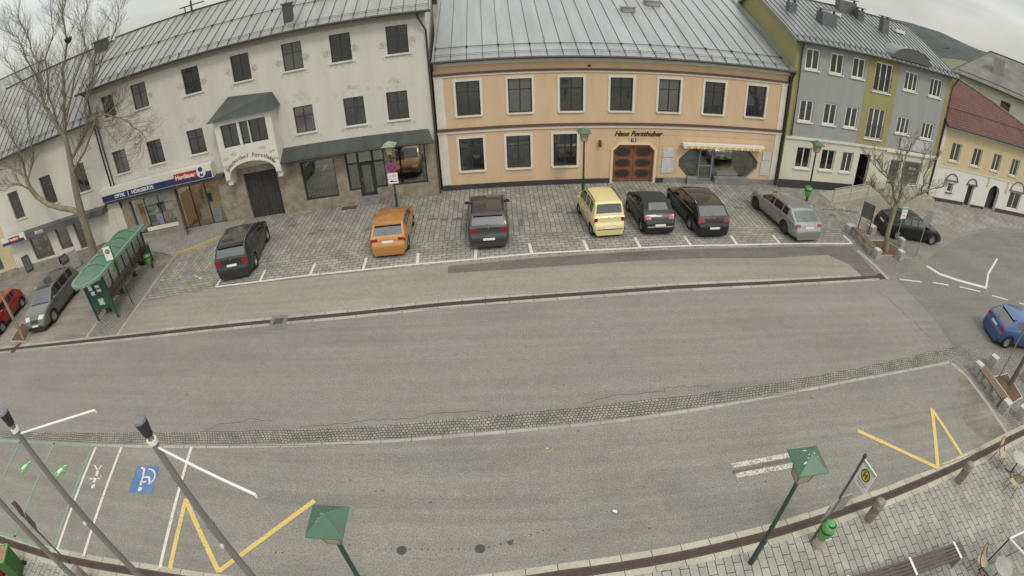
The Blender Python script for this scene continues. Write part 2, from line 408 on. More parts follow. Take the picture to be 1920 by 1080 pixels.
# parking rows of stone paving in front of the houses
PARK = [(405,538),(480,529),(581,516),(681,506),(782.5,495.5),(891,486),(997.5,476),(1102.5,470),(1201,465),(1296,461),(1382.5,459.5),(1462.5,457.5),(1597.5,457)]
sheet('pavement', [(267,566),(300,558),(405,543)] + [(x, y+4) for x, y in PARK[1:]] + [(1575,428),(1400,425),(1135,431),(955,441),(780,456),(500,491),(290,523)], .004, m_slabA)
sheet('pavement', [(290,523),(500,491),(780,456),(955,441),(1135,431),(1400,425),(1575,428),(1600,420),(1560,340),(1451,335),(960,330),(825,345),(640,365),(530,390),(462,404),(458,420),(400,452),(330,477),(322,485)], .004, m_slabB)
sheet('pavement', [(1575,428),(1597,457),(1640,440),(1760,420),(1800,437),(1860,425),(2010,440),(2100,400),(1920,385),(1740,345),(1560,340),(1600,420)], .0042, m_slabC)
sheet('path', [(1590,461),(1610,478),(1643,516),(1660,524),(1683,526),(1740,500),(1735,488),(1690,440),(1640,440)], .0052, m_cob2)
sheet('road', [(267,567),(217,632),(655,592),(955,564),(1110,553),(1260,542),(1435,533),(1645,521),(1610,478),(1597,461)] + [(x, y+4.5) for x, y in PARK[::-1][1:]], .003, m_asph2)
sheet('road', [(840,499),(840,513),(960,505),(1080,497),(1200,489),(1330,484),(1440,484),(1552,478),(1592,496),(1618,520),(1647,518),(1612,479),(1594,462),(1462,463),(1382,465),(1296,467),(1201,471),(1102,477),(1000,484),(910,493)], .0075, m_patch)
sheet('road', [(1683,526),(1740,500),(1737,489),(1760,468),(1800,444),(1850,433),(1900,437),(2100,430),(2300,700),(2000,690),(1900,665),(1790,652),(1745,590)], .0045, m_asph3)
sheet('road', [(0,826),(252,836),(480,836),(737,826),(880,815),(1180,787),(1440,745),(1590,715),(1782,679),(1850,740),(1900,810),(1800,862),(1659,922),(1511,972),(1435,995),(1270,1034),(1060,1067),(800,1110),(268,1064),(94,1032),(0,1005),(-200,950),(-200,815)], .003, m_lot)
sheet('road', [(1782,680),(1800,720),(1790,760),(1815,800),(1850,830),(1872,838),(1895,822),(1840,745),(1812,700)], .0055, m_mud)
sheet('road', [(157,640),(60,648),(-200,670),(-300,560),(0,530),(60,512),(200,480),(270,452),(330,478),(300,515),(217,632)], .0035, m_left)
sheet('path', [(190,592),(157,640),(217,632),(290,522),(322,487),(270,512)], .0048, m_cob2)
# cobble strip between road and car park
top = [(-120,806),(0,808),(126,811),(346,810),(450,808),(560,804.5),(700,799),(760,793),(800,790),(860,785),(900,781),(960,776),(1210,750),(1335,734),(1435,721),(1540,702),(1615,688),(1690,672),(1765,656),(1790,651)]
bot = [(1782,676),(1590,710),(1440,740),(1180,782),(880,810),(737,822),(600,829),(480,832),(252,832),(0,821),(-120,817)]
sheet('path', top + bot, .006, m_cob)
sheet('path', [(1720,662),(1790,650),(1860,655),(1930,668),(2010,690),(2010,760),(1930,790),(1905,812),(1860,742),(1812,690),(1782,677)], .005, m_cob2)
k = MB(); strip(k, [(-120,823),(0,826),(252,837),(480,837),(737,827),(880,815.5),(1180,787),(1440,745.5),(1590,715.5),(1782,679)], .12, .009)
struct(k.build('kerb', m_kerb, fix=False))
k = MB(); strip(k, [(1782,679),(1812,705),(1850,755),(1880,800),(1893,820)], .16, .009)
strip(k, [(1608,470),(1640,497),(1666,524)], .2, .0095)
strip(k, [(157,640),(190,594),(205,575)], .14, .009)
strip(k, [(217,632),(267,562),(322,487),(331,478)], .14, .0095)
struct(k.build('kerb', m_conc, fix=False))

# slot drain along the road
DR = [(-150,668),(0,657),(135,642.5),(275,627.5),(475,606),(655,589),(830,571),(955,561),(1110,550),(1260,539.5),(1435,531),(1565,524),(1652,519)]
d = MB(); strip(d, DR, .62, .0060); struct(d.build('road', m_kerb, fix=False))
d = MB(); strip(d, DR, .24, .0100)
d.add([(*gp(*p), .0105) for p in [(1643,513),(1652,513),(1662,523),(1650,525)]], [(0,1,2,3)])
d.add([(*gp(*p), .0105) for p in [(22,655),(36,643),(42,643),(28,660),(20,662)]], [(0,1,2,3,4)])
struct(d.build('road', m_drain, fix=False))
d = MB()
for (a, b) in (((511,592),(541,590)), ((499,617),(535,614))):
    pass
d.add([(*gp(*p), .0125) for p in [(511,593),(541,590),(536,617),(501,619)]], [(0,1,2,3)])
struct(d.build('road', mat('plate_steel', (.16,.155,.14), .6, var=.15), fix=False))
d = MB(); d.add([(*gp(*p), .0155) for p in [(516,598),(533,596),(529,607),(511,609)]], [(0,1,2,3)])
struct(d.build('road', m_iron, fix=False))

# front drain and pavement
D2 = [(-260,900),(-120,965),(0,1012),(31,1023),(94,1042),(180,1060),(268,1074),(420,1098),(640,1120),(860,1104),(1060,1077),(1270,1044),(1435,1005),(1511,982),(1659,932),(1800,872),(1895,823),(1960,790),(2060,735)]
inner = [(x, y) for x, y in D2]
sheet('pavement', D2 + [(2500,900),(2400,2500),(960,2200),(-400,2000),(-700,1200)], .0048, m_front)
d = MB(); strip(d, D2, .62, .0065); struct(d.build('kerb', brickmat('kerb_front', (.40,.38,.31), (.33,.31,.25), (.09,.08,.06), .75, .9, .012, rot=-.08), fix=False))
d = MB(); strip(d, D2, .26, .0090); struct(d.build('road', m_rust, fix=False))
d = MB(); strip(d, D2, .15, .0110); struct(d.build('road', m_drain, fix=False))
# bars of the grate (one sheet of thin bars)
d = MB()
P = [Vector(gp(*p)) for p in D2]
for i in range(len(P)-1):
    L = (P[i+1]-P[i]).length; t = (P[i+1]-P[i]).normalized(); n = Vector((-t.y, t.x)); k = 0
    while k < L:
        c = P[i] + t*k
        q = [c - n*.08 - t*.009, c - n*.08 + t*.009, c + n*.08 + t*.009, c + n*.08 - t*.009]
        d.add([(v.x, v.y, .0135) for v in q], [(0,1,2,3)]); k += .045
struct(d.build('road', m_rust, fix=False))

# painted markings
mk = MB(); ZM = .0120
strip(mk, PARK, .13, ZM)
TOPS = [(497.5,506),(591,494.5),(687,484),(784,475),(893,466),(992.5,457),(1094,451),(1190.5,446),(1282.5,443),(1370,442),(1449,441),(1581,441)]
for b, t in zip(PARK[1:-1] + [PARK[-1]], [TOPS[i] for i in (0,1,2,3,4,5,6,7,8,9,10,11)] if False else TOPS):
    pass
BT = [(487.5,527.5),(581,516),(681,506),(782.5,495.5),(891,486),(997.5,476),(1102.5,470),(1201,465),(1296,461),(1382.5,459.5),(1462.5,457.5),(1597.5,457)]
for b, t in zip(BT, TOPS): strip(mk, [b, t], .13, ZM + .0010)
strip(mk, [(405,538),(414,524)], .13, ZM + .001)
struct(mk.build('road_marking', m_white, fix=False))
mk = MB()
for a in ([(1687,524),(1728,529)], [(1749,530),(1779,535)], [(1799,538),(1838,547)], [(1860,554),(1890,563)], [(1910,568),(1945,578)]): strip(mk, a, .12, ZM)
strip(mk, [(1738,499),(1762,514),(1800,527),(1849,540)], .28, ZM); strip(mk, [(1849,539),(1853,513),(1870,485)], .13, ZM + .001)
struct(mk.build('road_marking', m_white, fix=False))
mk = MB()
for a in ([(180,839),(107,1033)], [(228,839),(157,1043)], [(359,839),(300,1066)]): strip(mk, a, .11, ZM + .001)
struct(mk.build('road_marking', m_white, fix=False))
mk = MB()
for a in ([(38,829),(0,905),(-60,1000)], [(102,831),(63,916),(28,1007)], [(-80,824),(102,831),(172,834)], [(170,846),(101,1028)], [(-40,985),(0,1000),(28,1007),(94,1031)]): strip(mk, a, .12, ZM - .001)
struct(mk.build('road_marking', m_grn, fix=False))
mk = MB()
for i_, a in enumerate(([(319,1067),(349,936)], [(348,935),(411,1073)], [(410,1072),(590,939)])): strip(mk, a, .15, ZM + .002 + i_*.0004)
struct(mk.build('road_marking', m_yel, fix=False))
mk = MB()
for i_, a in enumerate(([(1608,808),(1759,878)], [(1758,878),(1747,766)], [(1747,767),(1803,853)])): strip(mk, a, .15, ZM + .002 + i_*.0004)
struct(mk.build('road_marking', m_yel, fix=False))
mk = MB()
strip(mk, [(1371,874),(1482,853)], .17, ZM); strip(mk, [(1380,892),(1495,871)], .17, ZM)
struct(mk.build('road_marking', m_whitew, fix=False))
mk = MB(); strip(mk, [(1373,886),(1430,876)], .12, ZM-.002); strip(mk, [(1430,872),(1484,862)], .12, ZM-.002); struct(mk.build('road_marking', m_patch, fix=False))
# blue disabled bay with wheelchair
q = [(258,874),(299,875),(285,926),(241,923)]
sheet('road_marking', q, ZM - .002, m_blue)
def mapq(u, v, q=q):   # bilinear, u right v down in the photograph
    A, B, C, D = q
    return ((1-u)*(1-v)*A[0]+u*(1-v)*B[0]+u*v*C[0]+(1-u)*v*D[0], (1-u)*(1-v)*A[1]+u*(1-v)*B[1]+u*v*C[1]+(1-u)*v*D[1])
mk = MB()
def poly(uv, w): strip(mk, [mapq(*p) for p in uv], w, ZM + .001)
cc = [(.60+.33*math.cos(t), .40+.36*math.sin(t)*.8) for t in [math.radians(a) for a in range(-100, 71, 19)]]
poly(cc, .06)
poly([(.42,.72),(.40,.42),(.68,.40),(.80,.66)], .09); poly([(.40,.40),(.36,.10),(.20,.06)], .08); poly([(.42,.60),(.62,.58)], .06)
hc = mapq(.44, .86); h = gp(*hc)
mk.lathe([(.085, .0), (.085, .0005)], (h[0], h[1], ZM+.0012), 14)
struct(mk.build('road_marking', m_white, fix=False))
# pedestrian symbol
mk = MB()
for a, w in (([(176,905),(181,893),(184,881)], .13), ([(184,882),(191,873)], .06), ([(183,882),(178,873)], .06), ([(181,893),(173,899),(168,897)], .05), ([(180,895),(189,899),(190,892)], .05)): strip(mk, a, w, ZM)
h = gp(175, 912); mk.lathe([(.09, 0), (.09, .0005)], (h[0], h[1], ZM+.0012), 12)
struct(mk.build('road_marking', m_white, fix=False))
for (x, y) in ((46,876),(113,883)):
    h = gp(x, y); mk = MB(); mk.lathe([(.33, 0), (.33, .0005)], (h[0], h[1], ZM-.0005), 24)
    struct(mk.build('road_marking', m_grn2, fix=False))
    mk = MB(); s = 1
    strip(mk, [(x-5,y+4),(x+3,y-4)], .20, ZM+.001); strip(mk, [(x+3,y-4),(x+8,y-9),(x+12,y-10)], .05, ZM+.0015)
    strip(mk, [(x-7,y+3),(x-10,y+6)], .04, ZM+.0015); strip(mk, [(x-3,y+6),(x-6,y+10)], .04, ZM+.0015)
    struct(mk.build('road_marking', m_white, fix=False))
# no parking symbol painted on the paving
mk = MB(); h = gp(353, 511); mk.lathe([(.42, 0), (.42, .0005)], (h[0], h[1], ZM-.001), 20); struct(mk.build('road_marking', mat('worn_red_paint', (.27,.17,.15), .9, var=.3, vs=5, fine=.3), fix=False))
mk = MB(); mk.lathe([(.27, 0), (.27, .0005)], (h[0], h[1], ZM+.001), 20); struct(mk.build('road_marking', mat('worn_blue_paint', (.15,.16,.23), .9, var=.4, vs=5, fine=.3), fix=False))
mk = MB(); strip(mk, [(330,524),(341,517)], .08, ZM); strip(mk, [(363,516),(378,523)], .1, ZM); struct(mk.build('road_marking', m_whitew, fix=False))
# manholes and dotted line of stains
for i, (x, y, r) in enumerate(((753,1032,.13),(900,1029,.13),(957,1018,.07))):
    h = gp(x, y); mk = MB(); mk.lathe([(r, 0), (r, .002), (r*.8, .003)], (h[0], h[1], .0045), 20)
    o_ = mk.build('valve_cover', m_iron); tag(o_, ('dark round valve cover in the asphalt, nearest the lamp with the pyramid shade', 'dark round valve cover in the asphalt, middle one of the row of three', 'small dark valve cover at the end of the dotted stain line')[i], 'valve cover', 'valve covers in the car park')
mk = MB()
for i in range(30):
    t = i/29; x = 700 + t*330; y = 1030 + (0 if x < 905 else -(x-905)*.30) + rnd.uniform(-1, 1); h = gp(x, y); r = rnd.uniform(.012, .03)
    mk.lathe([(r, 0), (r, .0005)], (h[0], h[1], .0045), 7)
for x, y in ((517,1036),(530,1037),(1435,903),(705,921),(808,942),(655,1022)):
    h = gp(x, y); mk.lathe([(.03, 0), (.03, .0005)], (h[0], h[1], .0045), 7)
struct(mk.build('road', m_iron, fix=False))
# cracks in the asphalt
m_crack = mat('crack', (.09,.082,.07), .9)
mk = MB()
for path in ([(560,801),(640,793),(700,788),(770,784),(810,776),(860,772),(930,770)], [(1095,757),(1165,741),(1240,735),(1255,727),(1300,724),(1345,722)], [(380,806),(420,795),(470,786),(520,789)], [(1236,704),(1240,716)], [(1640,540),(1700,590),(1760,650)], [(470,522),(300,560),(268,564)]):
    pts = []
    for i in range(len(path)-1):
        for k in range(5):
            t = k/5; pts.append((path[i][0]*(1-t)+path[i+1][0]*t + rnd.uniform(-4,4), path[i][1]*(1-t)+path[i+1][1]*t + rnd.uniform(-2.2,2.2)))
    strip(mk, pts, .015, .0085)
struct(mk.build('road', m_crack, fix=False))

mk = MB()
for x, y in ((548,423),(585,438),(602,432),(690,430),(756,418),(812,411),(833,412),(857,411),(1000,401),(1045,398),(1072,399),(1322,412),(1386,390),(1548,393),(1562,394),(1576,394),(1590,396),(1602,398),(1560,404),(1648,430)):
    h = gp(x, y); w_ = rnd.uniform(.16, .30); d_ = rnd.uniform(.10, .14); a_ = .05
    mk.add([(h[0]-w_, h[1]-d_, .0068), (h[0]+w_, h[1]-d_+a_*w_, .0068), (h[0]+w_, h[1]+d_+a_*w_, .0068), (h[0]-w_, h[1]+d_, .0068)], [(0,1,2,3)])
struct(mk.build('pavement', mat('dark_stone', (.12,.112,.098), .85, var=.3, vs=4, fine=.3), fix=False))
# raised platform with a yellow kerb before the optician
yk = [(322,480),(345,474),(370,465),(400,452),(425,441),(445,428),(458,418)]
pl = [gp(*p) for p in yk] + [(-15.0, 27.3), (-24.2, 26.6), gp(262, 470)]
o = MB().prism(pl, 0, .10).build('pavement', brickmat('paving_platform', (.27,.258,.232), (.23,.22,.197), (.14,.13,.115), .5, .25, .006, rot=1.1, wobble=.1)); struct(o)
k = MB(); strip(k, yk, .16, .125, z0=0); struct(k.build('kerb', m_yk))

# ------------------------------------------------------------------ hills beyond the town
def hill(name, pts, m, thick=400):
    "ridge line given as (x, y, height)"
    mb = MB(); n = len(pts); rows = 9
    vs = []
    for j in range(rows):
        t = j/(rows-1)
        for i, (x, y, h) in enumerate(pts):
            f = math.sin(t*math.pi)
            vs.append((x + (t-.5)*thick*.55 + rnd.uniform(-4,4), y + (t-.5)*thick + rnd.uniform(-4,4), h*f*(1+rnd.uniform(-.05,.05)) - 1))
    fs = [(j*n+i, j*n+i+1, (j+1)*n+i+1, (j+1)*n+i) for j in range(rows-1) for i in range(n-1)]
    mb.add(vs, fs); return struct(mb.build(name, m, smooth=True, sharp=180))
m_forest = mat('forest', (.04, .052, .05), .95, var=.5, vs=.03, fine=.0)
m_field = mat('field', (.15, .155, .10), .95, var=.2, vs=.02)
def polar(px, dist, z=None, top=None):
    d = ray(px, top if top else 100); k = dist/math.hypot(d.x, d.y)
    return (d.x*k, d.y*k, CH + d.z*k)
ridge = []
for px, py in ((1560,44),(1600,36),(1630,30),(1660,31),(1700,38),(1740,52),(1780,68),(1810,82),(1835,92),(1860,100),(1890,112),(1930,128)):
    d = ray(px, py); D = 900; k = D/math.hypot(d.x, d.y); ridge.append((d.x*k, d.y*k, max(3, CH + d.z*k)))
hill('hill', ridge, m_forest, 500)
r2 = []
for px, py in ((1700,78),(1740,84),(1780,90),(1800,92),(1830,98),(1850,106),(1880,118)):
    d = ray(px, py); D = 420; k = D/math.hypot(d.x, d.y); r2.append((d.x*k, d.y*k, max(2, CH + d.z*k)))
hill('hill', r2, m_forest, 150)
r3 = []
for px, py in ((1740,110),(1780,110),(1810,112),(1850,117),(1900,125)):
    d = ray(px, py); D = 260; k = D/math.hypot(d.x, d.y); r3.append((d.x*k, d.y*k, max(1, CH + d.z*k)))
hill('hill', r3, m_field, 90)

# ================================================================== BUILDINGS
m_roof = None
def seammat(name, col, sp=.55, var=.22):
    m = mat(name, col, .45, var=var, vs=.6, metal=.35, fine=.10, stretch=(3.0, .35, .35), bump=.08, bs=3)
    return m
m_roofW = seammat('roof_metal_dull', (.285, .29, .272))
m_roofO = seammat('roof_metal_light', (.315, .33, .34), var=.16)
m_roofG = seammat('roof_metal_grey', (.235, .25, .25))
m_roofD = seammat('roof_metal_dark', (.075, .085, .078))
m_seam = mat('roof_seam', (.07, .075, .072), .6)
m_gut = mat('gutter', (.055, .055, .05), .5, metal=.3)
m_green_guard = mat('snow_guard', (.10, .115, .085), .6, metal=.2)
m_wallW = mat('render_white', (.535, .52, .465), .9, var=.075, vs=.9, fine=.05, bump=.2, bs=30, stretch=(1.6, 1.6, .35))
m_wallW2 = mat('render_white_annex', (.55, .54, .47), .9, var=.12, vs=.5, fine=.05)
m_orn = mat('ornament_grey', (.34, .33, .29), .9)
m_orn2 = mat('ornament_ochre', (.42, .38, .24), .9)
m_stone = mat('rubble_stone', (.25, .215, .165), .9, var=.32, vs=2.5, fine=.3, bump=.7, bs=14)
m_wallO = mat('render_orange', (.56, .402, .256), .9, var=.085, vs=.9, fine=.05, bump=.2, bs=30, stretch=(1.8, 1.8, .35))
m_wallO2 = mat('render_apricot', (.62, .45, .27), .9, var=.05, vs=.6, fine=.05)
m_trimW = mat('trim_white', (.60, .575, .51), .85, var=.08, vs=2)
m_brown = mat('cornice_brown', (.10, .055, .04), .7, var=.15)
m_plinth = mat('plinth_dark', (.035, .038, .038), .7, var=.2, vs=2)
m_plinthG = mat('plinth_grey', (.19, .19, .18), .8, var=.2, vs=2, fine=.15)
m_wallG = mat('render_grey', (.29, .30, .295), .9, var=.09, vs=.9, fine=.05, stretch=(1.6, 1.6, .35))
m_wallL = mat('render_olive', (.285, .26, .115), .9, var=.08, vs=.8, fine=.05)
m_wallCr = mat('render_cream', (.55, .54, .44), .9, var=.07, vs=.6, fine=.04)
m_wallY = mat('render_yellow', (.53, .44, .275), .9, var=.09, vs=.9, fine=.05, stretch=(1.6, 1.6, .35))
m_frameW = mat('frame_white', (.68, .66, .60), .6)
m_frameD = mat('frame_dark', (.028, .03, .03), .5)
m_frameB = mat('frame_brown', (.13, .085, .06), .6, var=.2)
m_glass = glassmat('window_glass', (.020,.022,.023), 0, .05, refl=.15)
m_glassB = glassmat('window_glass_curtain', (.10,.10,.095), 0, .06, refl=.14)
m_glassc = glassmat('shop_glass', (.02, .022, .022), .66)
m_inside = mat('interior_dark', (.09, .085, .075), .9, var=.3, vs=1.2)
m_insideL = mat('interior_light', (.42, .42, .38), .9, var=.12, vs=1)
m_curt = mat('curtain', (.45, .44, .40), .95, var=.1, stretch=(12, 1, 1), vs=2)
m_wood = mat('door_wood', (.20, .085, .04), .55, var=.25, vs=3, stretch=(6, 1, .6), fine=.1)
m_woodd = mat('weathered_wood', (.16, .12, .08), .85, var=.3, vs=3, stretch=(1, 6, 6), fine=.2, bump=.3)
m_tile = brickmat('roof_tile_red', (.165, .082, .068), (.128, .066, .056), (.06, .03, .025), .24, .2, .02, bump=.8)
m_etern = mat('roof_fibre_cement', (.17, .165, .145), .9, var=.3, vs=.8, fine=.2)
m_steel = mat('galvanised_steel', (.30, .31, .31), .45, metal=.6, var=.1)

def wall(name, x0, x1, z0, z1, holes, m, parent, y=0.0, rev=.16, th=.25, extra=None, mats=None):
    "front wall with real openings and reveals. holes: (x0,x1,z0,z1)"
    xs = sorted({x0, x1, *[h[0] for h in holes], *[h[1] for h in holes]}); zs = sorted({z0, z1, *[h[2] for h in holes], *[h[3] for h in holes]})
    xs = [v for v in xs if x0-1e-6 <= v <= x1+1e-6]; zs = [v for v in zs if z0-1e-6 <= v <= z1+1e-6]
    mb = MB()
    def inh(cx, cz): return any(h[0] < cx < h[1] and h[2] < cz < h[3] for h in holes)
    for i in range(len(xs)-1):
        j = 0
        while j < len(zs)-1:
            cx = (xs[i]+xs[i+1])/2
            if inh(cx, (zs[j]+zs[j+1])/2): j += 1; continue
            k = j
            while k+1 < len(zs)-1 and not inh(cx, (zs[k+1]+zs[k+2])/2): k += 1
            mb.add([(xs[i],y,zs[j]),(xs[i+1],y,zs[j]),(xs[i+1],y,zs[k+1]),(xs[i],y,zs[k+1])], [(0,1,2,3)])
            j = k+1
    for h in holes:
        a, b, c, d = h; r = y + rev
        mb.add([(a,y,c),(b,y,c),(b,r,c),(a,r,c)], [(0,1,2,3)]); mb.add([(a,y,d),(b,y,d),(b,r,d),(a,r,d)], [(0,3,2,1)])
        mb.add([(a,y,c),(a,r,c),(a,r,d),(a,y,d)], [(0,1,2,3)]); mb.add([(b,y,c),(b,r,c),(b,r,d),(b,y,d)], [(0,3,2,1)])
    if extra: extra(mb)
    return mb.build(name, mats or m, parent, fix=False)
def window(parent, x0, x1, z0, z1, y=.1, fr=.07, cols=2, rows=1, fm=None, gm=None, sill=None, surround=None, label=None, curtain=False, top=None):
    "part window (the frame) with children pane and sill"
    fm = fm or m_frameW; gm = gm or (m_glassB if curtain else m_glass); curtain = False; mb = MB(); d = .06
    mb.box(x0, x1, y, y+d, z0, z0+fr); mb.box(x0, x1, y, y+d, z1-fr, z1); mb.box(x0, x0+fr, y, y+d, z0+fr, z1-fr); mb.box(x1-fr, x1, y, y+d, z0+fr, z1-fr)
    for c in range(1, cols):
        cx = x0 + (x1-x0)*c/cols; mb.box(cx-fr*.45, cx+fr*.45, y+.005, y+d-.005, z0+fr, z1-fr)
    zt = z1-fr
    for r in range(1, rows):
        cz = z0 + (z1-z0)*r/rows if not top else z0 + (z1-z0)*top
        for c in range(cols):
            a = x0 + (x1-x0)*c/cols + (fr if c == 0 else fr*.45); b = x0 + (x1-x0)*(c+1)/cols - (fr if c == cols-1 else fr*.45)
            mb.box(a, b, y+.01, y+d-.01, cz-fr*.35, cz+fr*.35)
    w = mb.build('window', fm, parent)
    g = MB(); g.box(x0+fr*.5, x1-fr*.5, y+.028, y+.034, z0+fr*.5, z1-fr*.5); g.build('pane', gm, w)
    if sill:
        g = MB(); g.box(x0-.08, x1+.08, -.09, y, z0-.075, z0-.005); g.build('sill', sill, w)
    if surround:
        g = MB(); s_, p_, mm = surround
        g.box(x0-s_, x1+s_, -p_, 0.02, z1, z1+s_); g.box(x0-s_, x0, -p_, .02, z0-.004, z1); g.box(x1, x1+s_, -p_, .02, z0-.004, z1); g.build('surround', mm, w)
    if curtain:
        g = MB(); ww = (x1-x0)
        for a, b in ((x0+.05, x0+ww*.30), (x1-ww*.30, x1-.05)):
            n = 6
            for i in range(n): g.box(a+(b-a)*i/n, a+(b-a)*(i+.8)/n, y+.05+.015*(i % 2), y+.07+.015*(i % 2), z0+.08, z1-.05)
        g.build('curtain', m_curt, w)
    return w
def gable_roof(parent, x0, x1, y0, ze, yr, zr, yb=None, zb=None, m=None, seam=.62, gut=True, guard=True, rail=None, name='roof', th=.14, over=.0):
    "front slope from eave (y0,ze) to ridge (yr,zr), back slope down to (yb,zb)"
    yb = yb if yb is not None else 2*yr - y0; zb = zb if zb is not None else ze
    mb = MB()
    sec = [(y0, ze), (yr, zr), (yb, zb), (yb, zb-th), (yr, zr-th), (y0, ze-th)]
    vs = [(x0, y, z) for y, z in sec] + [(x1, y, z) for y, z in sec]
    mb.add(vs, [(0,6,7,1),(1,7,8,2),(2,8,9,3),(3,9,10,4),(4,10,11,5),(5,11,6,0),(0,1,4,5),(1,2,3,4),(6,11,10,7),(7,10,9,8)])
    L = math.hypot(yr-y0, zr-ze); sl = (zr-ze)/(yr-y0)
    if seam:
        s = mb; x = x0 + .15
        ny, nz_ = -(zr-ze)/L, (yr-y0)/L
        while x < x1-.05:
            s.add([(x-.012,y0,ze),(x+.012,y0,ze),(x+.012,yr,zr),(x-.012,yr,zr),(x-.012,y0+ny*.045,ze+nz_*.045),(x+.012,y0+ny*.045,ze+nz_*.045),(x+.012,yr+ny*.045,zr+nz_*.045),(x-.012,yr+ny*.045,zr+nz_*.045)],
                  [(4,5,6,7),(0,4,7,3),(1,2,6,5),(0,1,5,4),(3,7,6,2)], 1); x += seam
    r = mb.build(name, [m, m_seam], parent)
    s = MB(); s.tube([(x0, yr, zr+.03), (x1, yr, zr+.03)], .07, 6); s.build('ridge_cap', m_gut, r)
    if gut:
        s = MB(); s.tube([(x0-.05, y0-.06, ze-.07), (x1+.05, y0-.06, ze-.07)], .075, 8); s.build('gutter', m_gut, r)
    if guard:
        s = MB(); yy, zz = y0+.28, ze+.28*sl
        for h in (.08, .16): s.tube([(x0+.1, yy, zz+h), (x1-.1, yy, zz+h)], .013, 4)
        x = x0+.15
        while x < x1: s.box(x-.012, x+.012, yy-.03, yy+.03, zz, zz+.2); x += seam or .6
        s.build('snow_guard', m_green_guard, r)
    if rail:
        s = MB(); yy = y0 + rail; zz = ze + rail*sl
        s.tube([(x0+.1, yy, zz+.07), (x1-.1, yy, zz+.07)], .022, 5)
        x = x0+.15
        while x < x1: s.box(x-.045, x+.045, yy-.05, yy+.05, zz, zz+.13); x += (seam or .6)*2
        s.build('snow_rail', m_gut, r)
    return r
def sides(parent, x0, x1, y0, y1, zs0, ze, yr, zr, m, name='wall', bw=True):
    "side and back walls with gable tops"
    mb = MB()
    sl = lambda y: ze + (zr-ze)*(1-abs(y-yr)/max(yr-y0, .01)) if y <= yr else ze + (zr-ze)*(1-(y-yr)/max(y1-yr, .01))
    for x in (x0, x1):
        mb.add([(x,y0,zs0),(x,y1,zs0),(x,y1,ze),(x,yr,zr),(x,y0,ze)], [(0,1,2,3,4)])
    mb.add([(x0,y1,zs0),(x1,y1,zs0),(x1,y1,ze),(x0,y1,ze)], [(0,1,2,3)])
    return mb.build(name, m, parent, fix=False)
def downpipe(parent, pts, r=.055):
    mb = MB(); mb.tube(pts, r, 8); return mb.build('downpipe', m_gut, parent, smooth=True)
def squiggle(mb, x, z, w, h, seed, y=-.004, col=0):
    "sgraffito scroll work: thin flat curved lines on the plaster"
    rr = random.Random(seed)
    for k in range(5):
        cx = x + (k-2)/2*w*.42 + rr.uniform(-.03,.03); cz = z + rr.uniform(-.2,.3)*h; r0 = h*rr.uniform(.25,.45); a0 = rr.uniform(0, 6); dr = rr.choice((-1, 1))
        pts = []
        for i in range(15):
            t = i/14; a = a0 + dr*t*7.5; r = r0*(1-t*.8)
            pts.append((cx+r*math.cos(a), cz+r*math.sin(a)))
        for i in range(len(pts)-1):
            (ax, az), (bx, bz) = pts[i], pts[i+1]; L = math.hypot(bx-ax, bz-az) or 1; nx, nz_ = -(bz-az)/L*.010, (bx-ax)/L*.010
            mb.add([(ax+nx,y,az+nz_),(ax-nx,y,az-nz_),(bx-nx,y,bz-nz_),(bx+nx,y,bz+nz_)], [(0,1,2,3)], 1 + (col if k != 3 else 1))

# ------------------------------------------------------------------ white inn with the optician (tall white house)
FW = Frame((-4.22, 27.83), .0924)
B = empty('white_building', (-4.22, 27.83, 0), .0924, 'tall white rendered inn with scroll ornaments round its windows and stone shop fronts', 'building')
XL = -20.75; ZE = 10.35
holes = []
topw = [(-19.1, .95, 1.35), (-16.67, 1.1, 1.5), (-13.05, 1.1, 1.5), (-9.95, 1.1, 1.5), (-6.98, 1.1, 1.5), (-4.37, 1.1, 1.5), (-1.45, 1.1, 1.5)]
midw = [(-19.25, 1.1, 1.45), (-16.5, 1.1, 1.45), (-13.55, 1.1, 1.45), (-6.85, 1.1, 1.5), (-4.05, 1.1, 1.55), (-1.75, 1.1, 1.55)]
for u, w, h in topw: holes.append((u-w/2, u+w/2, 8.9-h/2, 8.9+h/2))
for u, w, h in midw: holes.append((u-w/2, u+w/2, 5.35-h/2, 5.35+h/2))
shop1, shopd, shop2 = (-7.58, -5.60, .58, 2.95), (-4.98, -2.80, .38, 3.06), (-2.52, -.56, .79, 3.08)
gate = (-11.10, -9.02, .0, 2.85); hs = (-19.6, -16.3, .38, 2.72); hd = (-15.95, -12.85, .04, 2.85)
# upper wall above the shop front level 3.2
upper = [h for h in holes]
def orn_W(o):
    sd_ = 1
    for u, w, h in topw:
        for dz in (-.98, 1.0): squiggle(o, u, 8.9+dz, w*1.5, .30, sd_); sd_ += 1
        squiggle(o, u+w/2+.22, 8.7, .2, .5, sd_); squiggle(o, u-w/2-.22, 8.7, .2, .5, sd_+50)
    for u, w, h in midw:
        squiggle(o, u, 5.35+1.05, w*1.8, .34, sd_+9); squiggle(o, u, 5.35+1.35, w*.5, .4, sd_+29); squiggle(o, u, 5.35-1.0, w*1.7, .26, sd_+19); sd_ += 1
wall('wall', XL, 0, 3.2, ZE, upper, m_wallW, B, extra=orn_W, mats=[m_wallW, m_orn, m_orn2])
wall('shop_front', XL, 0, 0, 3.2, [shop1, shopd, shop2, gate, hs, hd], m_stone, B, y=-.05, rev=.22)
sides(B, XL, 0, 0, 10.2, 0, ZE, 5.1, 12.85, m_wallW)
